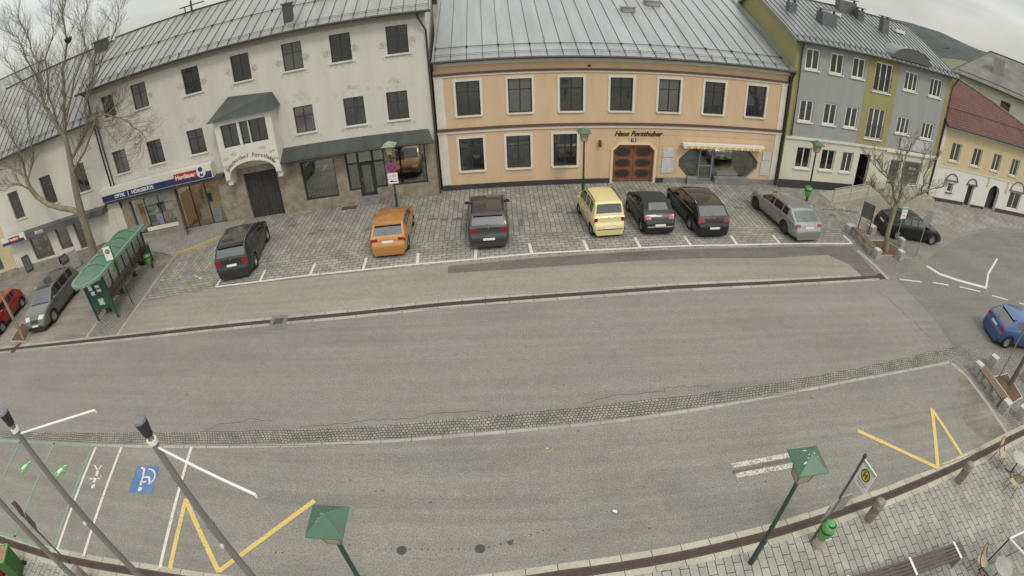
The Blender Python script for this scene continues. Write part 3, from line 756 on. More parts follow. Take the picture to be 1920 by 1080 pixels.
for i, (u, w, h) in enumerate(topw): window(B, u-w/2, u+w/2, 8.9-h/2, 8.9+h/2, fm=m_frameB if i == 0 else m_frameD, cols=2, rows=2, sill=m_trimW, fr=.05, curtain=(i % 3 == 1), top=.62)
for i, (u, w, h) in enumerate(midw): window(B, u-w/2, u+w/2, 5.35-h/2, 5.35+h/2, fm=m_frameD, cols=2, rows=2, sill=m_trimW, fr=.05, curtain=(i % 3 == 0), top=.62)
# eave board
o = MB(); o.box(XL-.05, .05, -.35, -.003, ZE-.22, ZE-.04); o.box(XL-.02, .02, -.06, -.004, ZE-.42, ZE-.225); o.build('eave', mat('eave_board', (.33,.30,.26), .85, var=.1), B)
gable_roof(B, XL-.25, .30, -.50, ZE-.0, 5.1, 12.95, 10.7, ZE, m_roofW, seam=.62, rail=2.6)
downpipe(B, [(-.35, -.5, ZE-.1), (-.32, -.42, ZE-.35), (.02, -.12, ZE-1.1), (.07, -.12, 5), (.07, -.14, .15)])
downpipe(B, [(XL+.1, -.5, ZE-.1), (XL+.5, -.40, ZE-.5), (XL+.25, -.12, ZE-1.2), (XL+.25, -.12, 4.0)])
# chimney stub and roof rack
rc = MB(); rc.box(-7.3, -6.85, .35, .8, 10.7, 11.75); rc.box(-7.36, -6.79, .29, .86, 11.75, 11.85); rc.build('chimney', m_roofD, B)
rc = MB(); rc.box(-15.6, -13.9, 4.9, 5.2, 13.35, 13.42); rc.box(-14.85, -14.75, 5.0, 5.1, 12.95, 13.7); rc.box(-15.3,-15.24,5.0,5.06,12.95,13.36); rc.build('roof_ladder', m_roofD, B)
# lean-to canopy roof over the right shops
c = MB()
ax0, ax1 = -8.45, -.02
vs = [(ax0,-.003,3.92),(ax1-.25,-.003,3.88),(ax1,-.85,3.42),(ax0-.25,-.85,3.42),(ax0,-.003,3.24),(ax1-.25,-.003,3.24),(ax1,-.85,3.28),(ax0-.25,-.85,3.28)]
c.add(vs, [(0,3,2,1),(3,7,6,2),(4,5,6,7),(0,4,7,3),(1,2,6,5)])
x = ax0+.3
while x < ax1-.3:
    t = (x-ax0)/(ax1-ax0); c.add([(x-.012,-.01,3.94),(x+.012,-.01,3.94),(x+.012,-.85,3.46),(x-.012,-.85,3.46)], [(0,1,2,3)], 1); x += .62
cn = c.build('canopy_roof', [m_roofD, m_seam], B)
c = MB(); c.tube([(ax0-.25,-.92,3.36),(ax1+.02,-.92,3.36)], .07, 8); c.build('gutter', m_gut, cn)
# shop windows
def shopwin(rect, cols=1, y=.14, fm=m_frameD, gm=m_glassc, fr=.09, inside=m_insideL, stuff=None, par=B, floor=m_inside, name='shop_window'):
    x0, x1, z0, z1 = rect; w = window(par, x0, x1, z0, z1, y=y, fr=fr, cols=cols, fm=fm, gm=gm)
    w.name = name
    r = MB(); D = 1.6; y1 = y+.10
    r.add([(x0,y1,z0),(x1,y1,z0),(x1,y1+D,z0),(x0,y1+D,z0),(x0,y1,z1),(x1,y1,z1),(x1,y1+D,z1),(x0,y1+D,z1)], [(3,2,6,7),(0,3,7,4),(1,5,6,2),(4,7,6,5)], 0)
    r.add([(x0,y1,z0),(x1,y1,z0),(x1,y1+D,z0),(x0,y1+D,z0)], [(0,1,2,3)], 1)
    if stuff: stuff(r, x0, x1, y1, z0, z1)
    r.build('interior', [inside, floor, mat('poster_blue', (.04,.09,.2), .6), mat('poster_orange_glow', (.5,.26,.12), .6, var=.4, vs=4, emit=((1,.5,.2), .12)), mat('poster_white', (.6,.6,.58), .6, var=.3, vs=6), mat('poster_violet_glow', (.28,.25,.6), .6, var=.3, vs=4, emit=((.5,.45,1), .35))], w, fix=False)  # orange and violet posters glow faintly, standing in for display lighting
    return w
shopwin(shop1); shopwin(shop2, cols=1, inside=mat('interior_tan', (.2,.15,.11), .9, var=.4, vs=1.5))
# door unit with side lights
x0, x1, z0, z1 = shopd
dm = MB()
dm.box(x0, x0+.09, .12, .2, z0+.42, z1); dm.box(x1-.09, x1, .12, .2, z0+.42, z1); dm.box(x0+.09, x1-.09, .12, .2, z1-.09, z1)
dm.box(x0+.62, x0+.74, .11, .21, z0, z1-.09); dm.box(x1-.74, x1-.62, .11, .21, z0, z1-.09); dm.box(x0+.09, x0+.62, .12, .2, 2.3, 2.4); dm.box(x1-.62, x1-.09, .12, .2, 2.3, 2.4); dm.box(x0+.74, x1-.74, .12, .2, 2.3, 2.4)
dm.box(x0+.09, x0+.62, .12, .2, z0+.42, z0+.5); dm.box(x1-.62, x1-.09, .12, .2, z0+.42, z0+.5)
f = dm.build('window', m_frameD, B)
dm = MB(); dm.box(x0+.05, x1-.05, .155, .162, z0+.05, z1-.04); dm.build('pane', m_glassc, f)
dm = MB(); dm.box(x0, x0+.62, -.04, .3, z0-.2, z0+.42); dm.box(x1-.62, x1, -.04, .3, z0-.2, z0+.42); dm.build('plinth', m_stone, B)
dm = MB(); a, b = x0+.745, x1-.745
dm.box(a, a+.09, .09, .15, z0+.02, 2.295); dm.box(b-.09, b, .09, .15, z0+.02, 2.295); dm.box(a+.09, b-.09, .09, .15, z0+.02, z0+.18); dm.box(a+.09, b-.09, .09, .15, 2.2, 2.295)
dd = dm.build('door', m_frameD, B); hd_ = MB(); hd_.tube([(a+.045, .06, 1.3), (a+.045, .06, 1.5)], .012, 6); hd_.build('handle', m_steel, dd)
dm = MB(); dm.box(x0+.55, x1-.55, -.45, -.055, 0.004, .17); dm.box(x0+.6, x1-.6, -.055, .1, .1, .36); dm.build('step', m_plinthG, B)
r = MB(); r.add([(x0,.3,z0),(x1,.3,z0),(x1,1.8,z0),(x0,1.8,z0),(x0,.3,z1),(x1,.3,z1),(x1,1.8,z1),(x0,1.8,z1)], [(3,2,6,7),(0,3,7,4),(1,5,6,2),(4,7,6,5),(0,1,2,3)]); r.build('interior', m_insideL, B, fix=False)
# gate
gm = MB(); gx0, gx1, gz1 = gate[0], gate[1], gate[3]
gm.box(gx0, gx1, .14, .2, .03, gz1-.02)
for k in range(9): gm.box(gx0+.05+k*.225, gx0+.10+k*.225, .115, .139, .1, gz1-.1)
gm.box((gx0+gx1)/2-.02, (gx0+gx1)/2+.02, .10, .114, .05, gz1-.1)
gm.build('gate', mat('gate_dark_wood', (.035,.034,.032), .7, var=.3, vs=5), B)
# oriel with inscription arch above the gate
fb = Frame(FW.w(0, -1.0)[:2], .0924)
bx0, bx1 = -11.75, -8.35
m_bay = mat('render_cream_white', (.60, .585, .52), .9, var=.05, vs=1)
bay = empty('oriel', (0,0,0)); bay.parent = B
ar = MB()
n = 14; ax, bxx = bx0+.28, bx1-.28; cxm = (ax+bxx)/2; rx = (bxx-ax)/2; zsp, rz = 2.95, .88
arc = [(cxm - rx*math.cos(math.pi*i/n), zsp + rz*math.sin(math.pi*i/n)**.8) for i in range(n+1)]
front = [(bx0, 2.95)] + [(bx0, 4.5), (bx1, 4.5), (bx1, 2.95)] + arc[::-1]
for i in range(n):
    a, b = arc[i], arc[i+1]
    ar.add([(a[0],-1,a[1]),(b[0],-1,b[1]),(b[0],-1,4.5),(a[0],-1,4.5)], [(0,1,2,3)])
    ar.add([(a[0],-1,a[1]),(b[0],-1,b[1]),(b[0],-.05,b[1]),(a[0],-.05,a[1])], [(0,3,2,1)])
for a, b in ((bx0, ax), (bxx, bx1)): ar.add([(a,-1,2.95),(b,-1,2.95),(b,-1,4.5),(a,-1,4.5)], [(0,1,2,3)]); ar.add([(a,-1,2.95),(b,-1,2.95),(b,-.05,2.95),(a,-.05,2.95)], [(0,3,2,1)])
for x in (bx0, bx1): ar.add([(x,-1,2.95),(x,-.05,2.95),(x,-.05,4.5),(x,-1,4.5)], [(0,1,2,3)])
for k, (x, z) in enumerate(((bx0+.3,4.15),(bx0+.18,3.7),(bx1-.3,4.15),(bx1-.18,3.7),(bx0+.8,4.4),(bx1-.8,4.4))): squiggle(ar, x, z, .3, .22, 400+k, y=-1.004)
arch = ar.build('arch', [m_bay, m_orn, m_orn], bay, fix=False); arch.parent = B
bpy.data.objects.remove(bay)
ln = MB()   # raised border
for i in range(n):
    (a, za), (b, zb) = arc[i], arc[i+1]; ln.xz([(a,za),(b,zb),(b,zb+.09),(a,za+.09)], -1.03, -1.001)
ln.build('moulding', mat('moulding_cream', (.58,.57,.46), .9), arch)
for k, ch in enumerate('Braugasthof Forsthuber'):
    t = (k+.5)/22; a = math.pi*(1-t)*.84 + math.pi*.08
    px_, pz_ = cxm + (rx+.05)*1.02*math.cos(a), zsp + .18 + (rz+.14)*math.sin(a)**.8
    if ch != ' ': text('lettering', ch, .31, mat('letter_grey', (.17,.16,.14), .9), arch, (px_, -1.012, pz_), rot=(math.pi/2, 0, 0) if False else (math.pi/2, -(math.pi/2-a)*-.55, 0), depth=.006, bold=.006)
def om_(om):
    for x in (bx0, bx1): om.add([(x,-1,4.5),(x,0,4.5),(x,0,6.42),(x,-1,6.42)], [(0,1,2,3)])
wall('oriel_wall', bx0, bx1, 4.5, 6.42, [(bx0+.35,bx0+1.35,4.8,6.1),(bx0+1.5,bx1-1.4,4.8,6.1),(bx1-1.35,bx1-.35,4.8,6.1)], m_bay, B, y=-1.0, rev=.12, extra=om_)
for a, b in ((bx0+.35,bx0+1.35),(bx0+1.5,bx1-1.4),(bx1-1.35,bx1-.35)): window(B, a, b, 4.8, 6.1, y=-.9, fm=m_frameD, cols=2 if b-a > .6 else 1, fr=.05)
rf = MB(); e = .3
vs = [(bx0-e,-1-e,6.42),(bx1+e,-1-e,6.42),(bx1+e,-.003,6.42),(bx0-e,-.003,6.42),(bx0+.75,-.003,7.45),(bx1-.05,-.003,7.2)]
rf.add(vs, [(0,1,5,4),(1,2,5),(0,4,3),(0,3,2,1)])
rr_ = rf.build('oriel_roof', m_roofD, B)
# corbels under the arch
cb = MB()
for x in (bx0, bx1-.3): cb.box(x+.02, x+.28, -.85, -.052, 2.6, 2.945)
cb.build('corbel', m_bay, arch)
# optician
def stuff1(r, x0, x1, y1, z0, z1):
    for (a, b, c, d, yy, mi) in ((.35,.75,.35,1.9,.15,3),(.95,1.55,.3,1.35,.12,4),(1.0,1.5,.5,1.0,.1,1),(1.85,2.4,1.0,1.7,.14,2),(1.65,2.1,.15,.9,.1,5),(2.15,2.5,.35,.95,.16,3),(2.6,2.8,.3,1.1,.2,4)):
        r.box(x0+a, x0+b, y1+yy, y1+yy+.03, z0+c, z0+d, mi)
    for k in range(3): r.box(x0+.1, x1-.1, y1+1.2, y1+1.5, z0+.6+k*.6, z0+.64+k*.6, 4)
ow = shopwin(hs, cols=3, fr=.06, stuff=stuff1, inside=mat('interior_shop_glow', (.5,.5,.44), .9, var=.15, vs=1.5, emit=((1,.95,.84), .24)))  # walls themselves glow in place of shop lights; no lamp inside
sb = MB(); sb.box(hs[0]+.7, hs[1]-.05, .12, .139, hs[2]+.04, hs[2]+.3); sb.build('sill_panel', m_frameW, ow)
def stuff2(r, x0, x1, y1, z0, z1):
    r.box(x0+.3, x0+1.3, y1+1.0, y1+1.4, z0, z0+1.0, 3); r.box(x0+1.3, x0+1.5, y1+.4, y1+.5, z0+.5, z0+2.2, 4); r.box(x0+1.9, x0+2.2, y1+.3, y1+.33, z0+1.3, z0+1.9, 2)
od = shopwin(hd, cols=3, fr=.08, stuff=stuff2, inside=mat('interior_wood_glow', (.45,.30,.17), .7, var=.2, emit=((1,.66,.38), .20)), floor=mat('floor_oak', (.34,.2,.1), .5, var=.2))  # warm indoor light is put into the wood as emission
dl = MB(); dl.add([(hd[0]+.12,-.02,.12),(hd[0]+.62,-1.0,.12),(hd[0]+.62,-1.0,2.35),(hd[0]+.12,-.02,2.35),(hd[0]+.17,0,.12),(hd[0]+.67,-.98,.12),(hd[0]+.67,-.98,2.35),(hd[0]+.17,0,2.35)], [(0,1,2,3),(4,7,6,5),(0,4,5,1),(3,2,6,7),(1,5,6,2),(0,3,7,4)])
dl.build('door', mat('door_open_glass', (.06,.065,.055), .2, var=.2), B)
# Hartlauer fascia
m_sw = mat('sign_white', (.62,.61,.56), .6, var=.05); m_sb = mat('sign_blue', (.022,.03,.12), .5, var=.1); m_sr = mat('sign_red', (.36,.02,.02), .5)
sx0, sx1 = -21.25, -12.75
sg = MB(); sg.box(sx0, sx1, -.55, -.06, 3.18, 4.02); fs_ = sg.build('shop_sign', m_sw, B)
sg = MB(); sg.box(sx0+.04, sx1-.04, -.575, -.552, 3.22, 3.62); sg.build('sign_band', m_sb, fs_)
text('lettering', 'OPTIK   |   HÖRGERÄTE', .30, m_sw, fs_, (sx0+2.7, -.58, 3.42), bold=.012)
sg = MB(); sg.box(-15.35, -13.75, -.60, -.577, 3.42, 3.86); sgr = sg.build('logo_panel', m_sr, fs_)
text('lettering', 'Hartlauer', .36, m_sw, sgr, (-14.55, -.605, 3.62), bold=.012)
sg = MB(); sg.lathe([(.02,0),(.30,.004),(.30,.03),(.02,.034)], (-13.45,-.60,3.62), 20, axis='y'); sgr = sg.build('logo_panel', m_sw, fs_)
sg = MB(); sg.lathe([(.02,0),(.15,.004),(.15,.02),(.02,.024)], (-13.45,-.61,3.82), 12, axis='y'); sg.xz([(-13.58,3.42),(-13.32,3.42),(-13.35,3.62),(-13.42,3.5),(-13.5,3.62)], -.615, -.603); sg.build('logo_drawing', m_sb, sgr)
sg = MB(); sg.box(sx0, -12.2, -.45, -.055, 3.02, 3.175); sg.build('awning_box', m_roofD, B)

# ------------------------------------------------------------------ annex on the far left with the photo shop
FA = Frame((-24.6, 25.87), .16)
A = empty('white_annex', (-24.6, 25.87, 0), .16, 'lower white rendered house behind the big plane tree, with a blue and white shop sign', 'building')
AL = -11.3; AR = .15
wins = [(-9.4,-8.3,3.9,5.9), (-5.9,-4.8,4.1,6.1), (-2.7,-1.7,4.2,6.1)]
s1, s2, s3, s4 = (-8.9,-6.9,.55,2.45), (-6.1,-4.9,.75,2.5), (-4.3,-2.9,.45,2.55), (-2.2,-.6,.5,2.4)
wall('wall', AL, AR, 0, 8.5, wins + [s1, s2, s3], m_wallW2, A)
sides(A, AL, AR, 0, 11, 0, 8.5, 5.5, 12.5, m_wallW2)
for w in wins: window(A, *w, fm=m_frameB, cols=2, rows=2, top=.65, sill=m_trimW)
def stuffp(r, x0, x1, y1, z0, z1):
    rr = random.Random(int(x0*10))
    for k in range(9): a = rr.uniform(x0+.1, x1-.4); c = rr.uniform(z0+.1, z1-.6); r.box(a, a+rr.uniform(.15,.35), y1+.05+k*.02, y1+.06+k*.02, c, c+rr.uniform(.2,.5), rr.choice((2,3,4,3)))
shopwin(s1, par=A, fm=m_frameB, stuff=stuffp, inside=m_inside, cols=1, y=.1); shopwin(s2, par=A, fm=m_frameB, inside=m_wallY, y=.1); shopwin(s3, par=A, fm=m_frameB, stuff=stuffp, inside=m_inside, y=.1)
pl_ = MB(); pl_.box(AL, AR, -.05, -.003, 0, .42); pl_.build('plinth', m_stone, A)
pn = MB(); pn.box(-2.35, -.55, -.07, -.004, .5, 2.45); pn.build('poster_panel', mat('panel_offwhite', (.56,.54,.47), .8, var=.08), A)
sg = MB(); sg.box(-11.0, -.9, -.75, -.004, 2.55, 2.95); f2 = sg.build('shop_sign', mat('sign_anthracite', (.09,.095,.10), .6, var=.2, vs=2), A)
sg = MB(); sg.box(-11.0, -8.35, -.80, -.753, 2.55, 3.15); g2 = sg.build('logo_panel', m_sw, f2)
sg = MB(); sg.box(-11.0, -8.5, -.82, -.803, 2.57, 2.78); sg.build('sign_band', m_sb, f2)
sg = MB(); sg.box(-10.15, -8.95, -.84, -.822, 2.72, 3.05); g3 = sg.build('logo_panel', m_sr, f2)
text('lettering', 'Hartlauer', .25, m_sw, g3, (-9.55, -.843, 2.88), bold=.01)
text('lettering', 'FOTO', .30, m_sw, f2, (-6.9, -.76, 2.76), bold=.012)
gable_roof(A, AL-.2, AR+.4, -.5, 8.45, 5.5, 12.8, 11.5, 8.45, m_roofW, seam=.62, guard=True)
sk = MB(); sk.box(-5.9, -5.0, 3.6, 4.3, 11.45, 11.75); o = sk.build('skylight', mat('skylight_glass', (.6,.62,.6), .1), A)
ch_ = MB(); ch_.box(-1.9, -.9, 4.9, 5.4, 12.0, 13.15); ch_.box(-2.0, -.8, 4.8, 5.5, 13.15, 13.25); ch_.build('chimney', m_roofD, A)
downpipe(A, [(AR+.1, -.5, 8.4), (AR+.1, -.1, 7.9), (AR+.1, -.1, 2.5)])

# ------------------------------------------------------------------ yellow house at the left edge
o_ = FA.w(AL-.02, -.0)
Yh = empty('yellow_house', (o_[0], o_[1], 0), .20, 'ochre rendered house at the left edge with a teal shop front and stone plinth', 'building')
wall('wall', -9, 0, 0, 8.3, [(-4.2,-1.35,.7,2.5), (-3.2,-2.0,4.2,5.9)], m_wallY, Yh)
sides(Yh, -9, 0, 0, 9, 0, 8.3, 4.5, 10.6, m_wallY)
shopwin((-4.2,-1.35,.7,2.5), par=Yh, cols=3, fm=mat('frame_teal', (.05,.16,.15), .5), inside=m_inside, y=.1)
window(Yh, -3.2, -2.0, 4.2, 5.9, fm=m_frameB, sill=m_trimW)
q_ = MB(); q_.box(-9, 0, -.08, -.003, 0, .5); q_.build('plinth', m_stone, Yh)
q_ = MB(); q_.box(-5.0, -1.1, -.9, -.004, 2.65, 2.8); q_.build('canopy', mat('canopy_teal', (.10,.2,.19), .5), Yh)
gable_roof(Yh, -9.2, .1, -.45, 8.25, 4.5, 10.9, 9.5, 8.25, m_roofW, seam=.55)
# house far left behind, its roof seams run across
h0 = gp(30, 330)
Lh = empty('grey_roofed_house', (-46.6, 37.7, 0), math.radians(51), 'house at the far left edge with a grey metal roof and a small bright skylight', 'building')
wall('wall', -9, 4.5, 0, 10.6, [(-3,-1.8,7.5,9)], m_wallCr, Lh); sides(Lh, -9, 4.5, 0, 10, 0, 10.6, 5, 14, m_wallCr)
window(Lh, -3, -1.8, 7.5, 9, sill=m_trimW)
gable_roof(Lh, -9.3, 4.8, -.5, 10.6, 5, 14.6, 10.5, 10.6, m_roofW, seam=.55)
sk = MB(); sk.box(-1.2, -.2, 1.4, 2.1, 12.1, 12.4); sk.build('skylight', mat('skylight_glass', (.6,.62,.6), .1), Lh)

# ------------------------------------------------------------------ orange house
FO = Frame((-4.1, 28.35), .048)
O = empty('orange_building', (-4.1, 28.35, 0), .048, 'wide two storey orange rendered house with brown cornices and a light metal roof', 'building')
OW = 20.12; OE = 7.45
uw = [(1.75+k*2.72, 1.25) for k in range(7)]
ug = [(1.75, 1.3), (4.3, 1.3), (6.85, 1.3)]
holesU = [(u-w/2, u+w/2, 4.30, 6.22) for u, w in uw]
holesG = [(u-w/2, u+w/2, 1.1, 3.0) for u, w in ug]
door = (9.55, 11.97, -.0, 2.32); shop = (13.5, 18.72, .0, 2.28)
def corners(mb, y=0.0):
    for (x0, x1, z0, z1, c, bot) in ((*door, .34, False), (*shop, .80, True)):
        for a, s in ((x0, 1), (x1, -1)):
            mb.add([(a,y,z1),(a+s*c,y,z1),(a,y,z1-c)], [(0,1,2)]); mb.add([(a+s*c,y,z1),(a,y,z1-c),(a,y+.2,z1-c),(a+s*c,y+.2,z1)], [(0,1,2,3)])
            if bot: mb.add([(a,y,z0),(a+s*c*1.2,y,z0),(a,y,z0+c*1.3)], [(0,1,2)]); mb.add([(a+s*c*1.2,y,z0),(a,y,z0+c*1.3),(a,y+.2,z0+c*1.3),(a+s*c*1.2,y+.2,z0)], [(0,1,2,3)])
wall('wall', 0, OW, 0, OE, holesU + holesG + [door, shop], m_wallO, O, rev=.2, extra=corners)
sides(O, 0, OW, 0, 24, 0, OE, 12, 12.0, m_wallO)
for i, (u, w) in enumerate(uw): window(O, u-w/2, u+w/2, 4.30, 6.22, y=.1, fm=m_frameW if False else m_frameD, cols=2, rows=2, top=.68, sill=m_trimW, fr=.06, curtain=(i in (1, 4)), surround=(.13, .03, m_trimW))
for i, (u, w) in enumerate(ug): window(O, u-w/2, u+w/2, 1.1, 3.0, y=.1, fm=m_frameD, cols=2, rows=2, top=.68, sill=m_trimW, fr=.06, surround=(.13, .03, m_trimW))
t = MB()
t.box(-.02, OW+.02, -.10, -.003, 6.60, 6.72, 0); t.box(-.02, OW+.02, -.06, -.003, 6.50, 6.598, 1)
t.box(-.02, OW+.02, -.13, -.003, 3.50, 3.63, 0); t.box(-.02, OW+.02, -.07, -.003, 3.34, 3.498, 1)
t.box(-.02, OW+.02, -.12, -.003, 7.12, 7.36, 1)
t.build('cornice', [m_brown, m_trimW], O)
t = MB()
for a, b in ((.02, .50), (OW-.42, OW-.02)): t.box(a, b, -.035, -.003, 3.64, 6.495); t.box(a, b, -.035, -.003, .35, 3.335)
t.build('pilaster', m_trimW, O)
t = MB(); t.box(0, door[0]-.02, -.05, -.003, 0, .3); t.box(door[1]+.02, 12.6, -.05, -.003, 0, .3); t.build('plinth', m_plinth, O)
t = MB(); t.box(12.6, shop[0]+.9, -.06, -.004, 0, .32); t.box(shop[1]-.9, OW, -.06, -.004, 0, .32); t.build('plinth', m_plinthG, O)
# scored facing round the shop
t = MB(); t.box(12.22, 12.235, -.012, -.003, .32, 3.33)
for z in (.95, 1.6, 2.25, 2.9):
    t.box(12.24, 13.1, -.008, -.003, z, z+.012); t.box(19.1, OW-.45, -.008, -.003, z, z+.012)
t.box(13.12, 19.08, -.008, -.003, 2.9, 2.912); t.build('facing_joint', mat('joint_tan', (.38,.27,.16), .9), O)
# double door
d = MB(); dx0, dx1 = door[0], door[1]; mid = (dx0+dx1)/2
d.box(dx0, dx1, .20, .26, 0.02, 2.31)
for s_, (a, b) in (('l', (dx0+.04, mid-.02)), ('r', (mid+.02, dx1-.04))):
    d.box(a, b, .17, .199, .06, 2.28)
dr = d.build('door', m_wood, O)
ov = MB(); of = MB()
for (a, b) in ((dx0+.04, mid-.02), (mid+.02, dx1-.04)):
    for zc in (.52, 1.17, 1.82):
        cx = (a+b)/2; w2, h2, c2 = .43, .23, .13
        oct_ = lambda k: [(cx-w2*k, zc-h2*k+c2), (cx-w2*k+c2*1.4, zc-h2*k), (cx+w2*k-c2*1.4, zc-h2*k), (cx+w2*k, zc-h2*k+c2), (cx+w2*k, zc+h2*k-c2), (cx+w2*k-c2*1.4, zc+h2*k), (cx-w2*k+c2*1.4, zc+h2*k), (cx-w2*k, zc+h2*k-c2)]
        of.xz(oct_(1.12), .155, .1695); ov.xz(oct_(.92), .145, .1549)
of.build('moulding', mat('door_wood_dark', (.12,.05,.028), .5), dr); ov.build('pane', mat('bottle_glass', (.035,.028,.022), .35, bump=.8, bs=40, var=.3, vs=20), dr)
hn = MB(); hn.tube([(mid-.06,.14,1.0),(mid-.06,.14,1.15)], .014, 6); hn.build('handle', m_steel, dr)
t = MB()  # pale frame round the doorway
c_ = .34
for q in ([(dx0-.14,0),(dx0,0),(dx0,2.32-c_),(dx0-.14,2.32-c_+.06)], [(dx0-.14,2.32-c_+.06),(dx0,2.32-c_),(dx0+c_,2.32),(dx0+c_-.06,2.46)], [(dx0+c_-.06,2.46),(dx0+c_,2.32),(dx1-c_,2.32),(dx1-c_+.06,2.46)], [(dx1-c_+.06,2.46),(dx1-c_,2.32),(dx1,2.32-c_),(dx1+.14,2.32-c_+.06)], [(dx1+.14,2.32-c_+.06),(dx1,2.32-c_),(dx1,0),(dx1+.14,0)]): t.xz(q, -.055, -.0045)
t.build('surround', mat('render_pale_yellow', (.66,.53,.33), .9), O)
text('lettering', 'Haus Forsthuber', .40, mat('letter_brown', (.055,.02,.014), .6), O, (10.95, -.03, 2.98), shear=.35, bold=.012)
t = MB(); t.box(10.55, 10.85, -.03, -.004, 2.46+.04, 2.70); hp = t.build('house_number', mat('enamel_blue', (.03,.05,.10), .4), O)
text('lettering', '12', .2, m_frameW, hp, (10.70, -.035, 2.60), bold=.006)
# wall lamp, vent
t = MB(); t.box(8.72, 8.82, -.16, -.004, 2.55, 2.62); t.lathe([(.05,-.25),(.09,-.2),(.09,.05),(.04,.12)], (8.77,-.16,2.5), 10); t.build('wall_lamp', m_brown, O, smooth=True)
t = MB(); t.box(8.05, 8.2, -.02, -.004, 6.78, 6.92); t.build('vent', m_frameD, O)
# octagonal shop window
x0, x1, z0, z1 = shop; f = MB(); C = .80; fw = .16; y_ = .16
oo = [(x0+C,z1),(x1-C,z1),(x1,z1-C),(x1,z0+C*1.3),(x1-C*1.2,z0+.02),(x0+C*1.2,z0+.02),(x0,z0+C*1.3),(x0,z1-C)]
cx_, cz_ = (x0+x1)/2, (z0+z1)/2
ii = [(cx_+(x-cx_)*.93, cz_+(z-cz_)*.87) for x, z in oo]
for i in range(8):
    j = (i+1) % 8; f.xz([oo[i], oo[j], ii[j], ii[i]], y_, y_+.1)
xd0, xd1 = x0+1.32, x0+2.22
f.box(xd0-.1, xd0, y_+.005, y_+.09, .05, 2.12); f.box(xd1, xd1+.1, y_+.005, y_+.09, .05, 2.12)
sw = f.build('shop_window', mat('frame_grey_metal', (.11,.115,.12), .45, metal=.3), O)
g = MB(); g.xz(ii, y_+.04, y_+.046); g.build('pane', glassmat('shop_glass_clear', (.02,.022,.024), .72), sw)
d = MB(); a, b = xd0+.01, xd1-.01
d.box(a, a+.07, y_-.03, y_+.03, .12, 2.1); d.box(b-.07, b, y_-.03, y_+.03, .12, 2.1); d.box(a+.07, b-.07, y_-.03, y_+.03, .12, .22); d.box(a+.07, b-.07, y_-.03, y_+.03, 2.03, 2.1); d.box(a+.07, b-.07, y_-.02, y_+.02, 1.0, 1.08)
d.build('door', m_steel, O)
d = MB(); d.box(x0+.55, xd0-.12, -.28, .1, .004, .40); d.box(xd1+.12, x1-.6, -.28, .1, .004, .42); d.box(xd0-.12, xd1+.12, -.20, .1, .004, .10); d.build('plinth', m_plinthG, O)
d = MB(); d.add([(x0,.3,0),(x1,.3,0),(x1,3,0),(x0,3,0),(x0,.3,z1),(x1,.3,z1),(x1,3,z1),(x0,3,z1)], [(3,2,6,7),(0,3,7,4),(1,5,6,2),(4,7,6,5)], 0)
d.add([(x0,.3,.05),(x1,.3,.05),(x1,3,.05),(x0,3,.05)], [(0,1,2,3)], 1)
d.box(x0+2.7, x1-1.1, .35, 1.2, .05, .55, 2); d.box(x0+3.0, x0+3.9, .6, 1.1, .55, 1.0, 3); d.box(x0+1.6, x0+2.0, .5, .8, 1.0, 1.5, 4); d.box(x0+4.1, x0+4.5, 1.2, 1.6, .05, 1.7, 5); d.box(x0+.4, x0+1.0, 1.5, 1.8, .05, 1.6, 5); d.box(x0+2.75, x0+3.02, .33, .34, 1.45, 1.7, 2)
d.build('interior', [mat('interior_mid', (.15,.14,.11), .9, var=.3, vs=1), m_inside, m_frameW, mat('crate_wood', (.45,.33,.18), .8), mat('paper_gold', (.6,.42,.2), .7), mat('leaf_dark', (.05,.08,.04), .9)], sw, fix=False)
# awning
aw = MB(); aw.box(x0+.05, x1+.12, -.42, -.10, 2.44, 2.56); aw.box(x0+.05, x0+.12, -.40, -.004, 2.35, 2.42); aw.box(x1, x1+.07, -.40, -.004, 2.35, 2.42)
awo = aw.build('awning', mat('awning_white', (.68,.66,.60), .6), O)
aw = MB(); n = 26; L = (x1+.1-x0-.08)
for i in range(n):
    a = x0+.08+L*i/n; b = x0+.08+L*(i+1)/n; c = (a+b)/2; aw.xz([(a,2.44),(b,2.44),(b,2.32),(c,2.25),(a,2.32)], -.43, -.42, 0 if i % 2 else 1)
aw.build('awning_valance', [mat('awning_orange', (.60,.36,.12), .8), mat('awning_cream', (.62,.52,.33), .8)], awo)
t = MB()
for a, b, z0_, z1_ in ((12.45,13.15,.62,1.55),(12.47,13.15,1.6,2.16),(18.95,19.6,.62,1.55),(18.98,19.6,1.6,2.12)): t.box(a, b, -.05, -.004, z0_, z1_)
t.build('notice_board', mat('board_pale_grey', (.46,.48,.47), .7, var=.12, vs=4, fine=.15), O)
gable_roof(O, .02, OW+.12, -.42, OE+.04, 12, 12.4, 24.4, OE+.04, m_roofO, seam=.82, rail=1.2)
vf = MB(); vf.box(OW-.15, OW+.2, -.45, 12, 0, .001); 
v = MB(); v.add([(OW-.12,-.45,OE+.12),(OW+.25,-.45,OE+.12),(OW+.25,12,12.48),(OW-.12,12,12.48),(OW-.12,-.45,OE+.02),(OW+.25,-.45,OE+.02),(OW+.25,12,12.38),(OW-.12,12,12.38)], [(0,1,2,3),(4,7,6,5),(0,4,5,1),(1,5,6,2),(2,6,7,3),(3,7,4,0)]); v.build('verge', m_roofW, O)
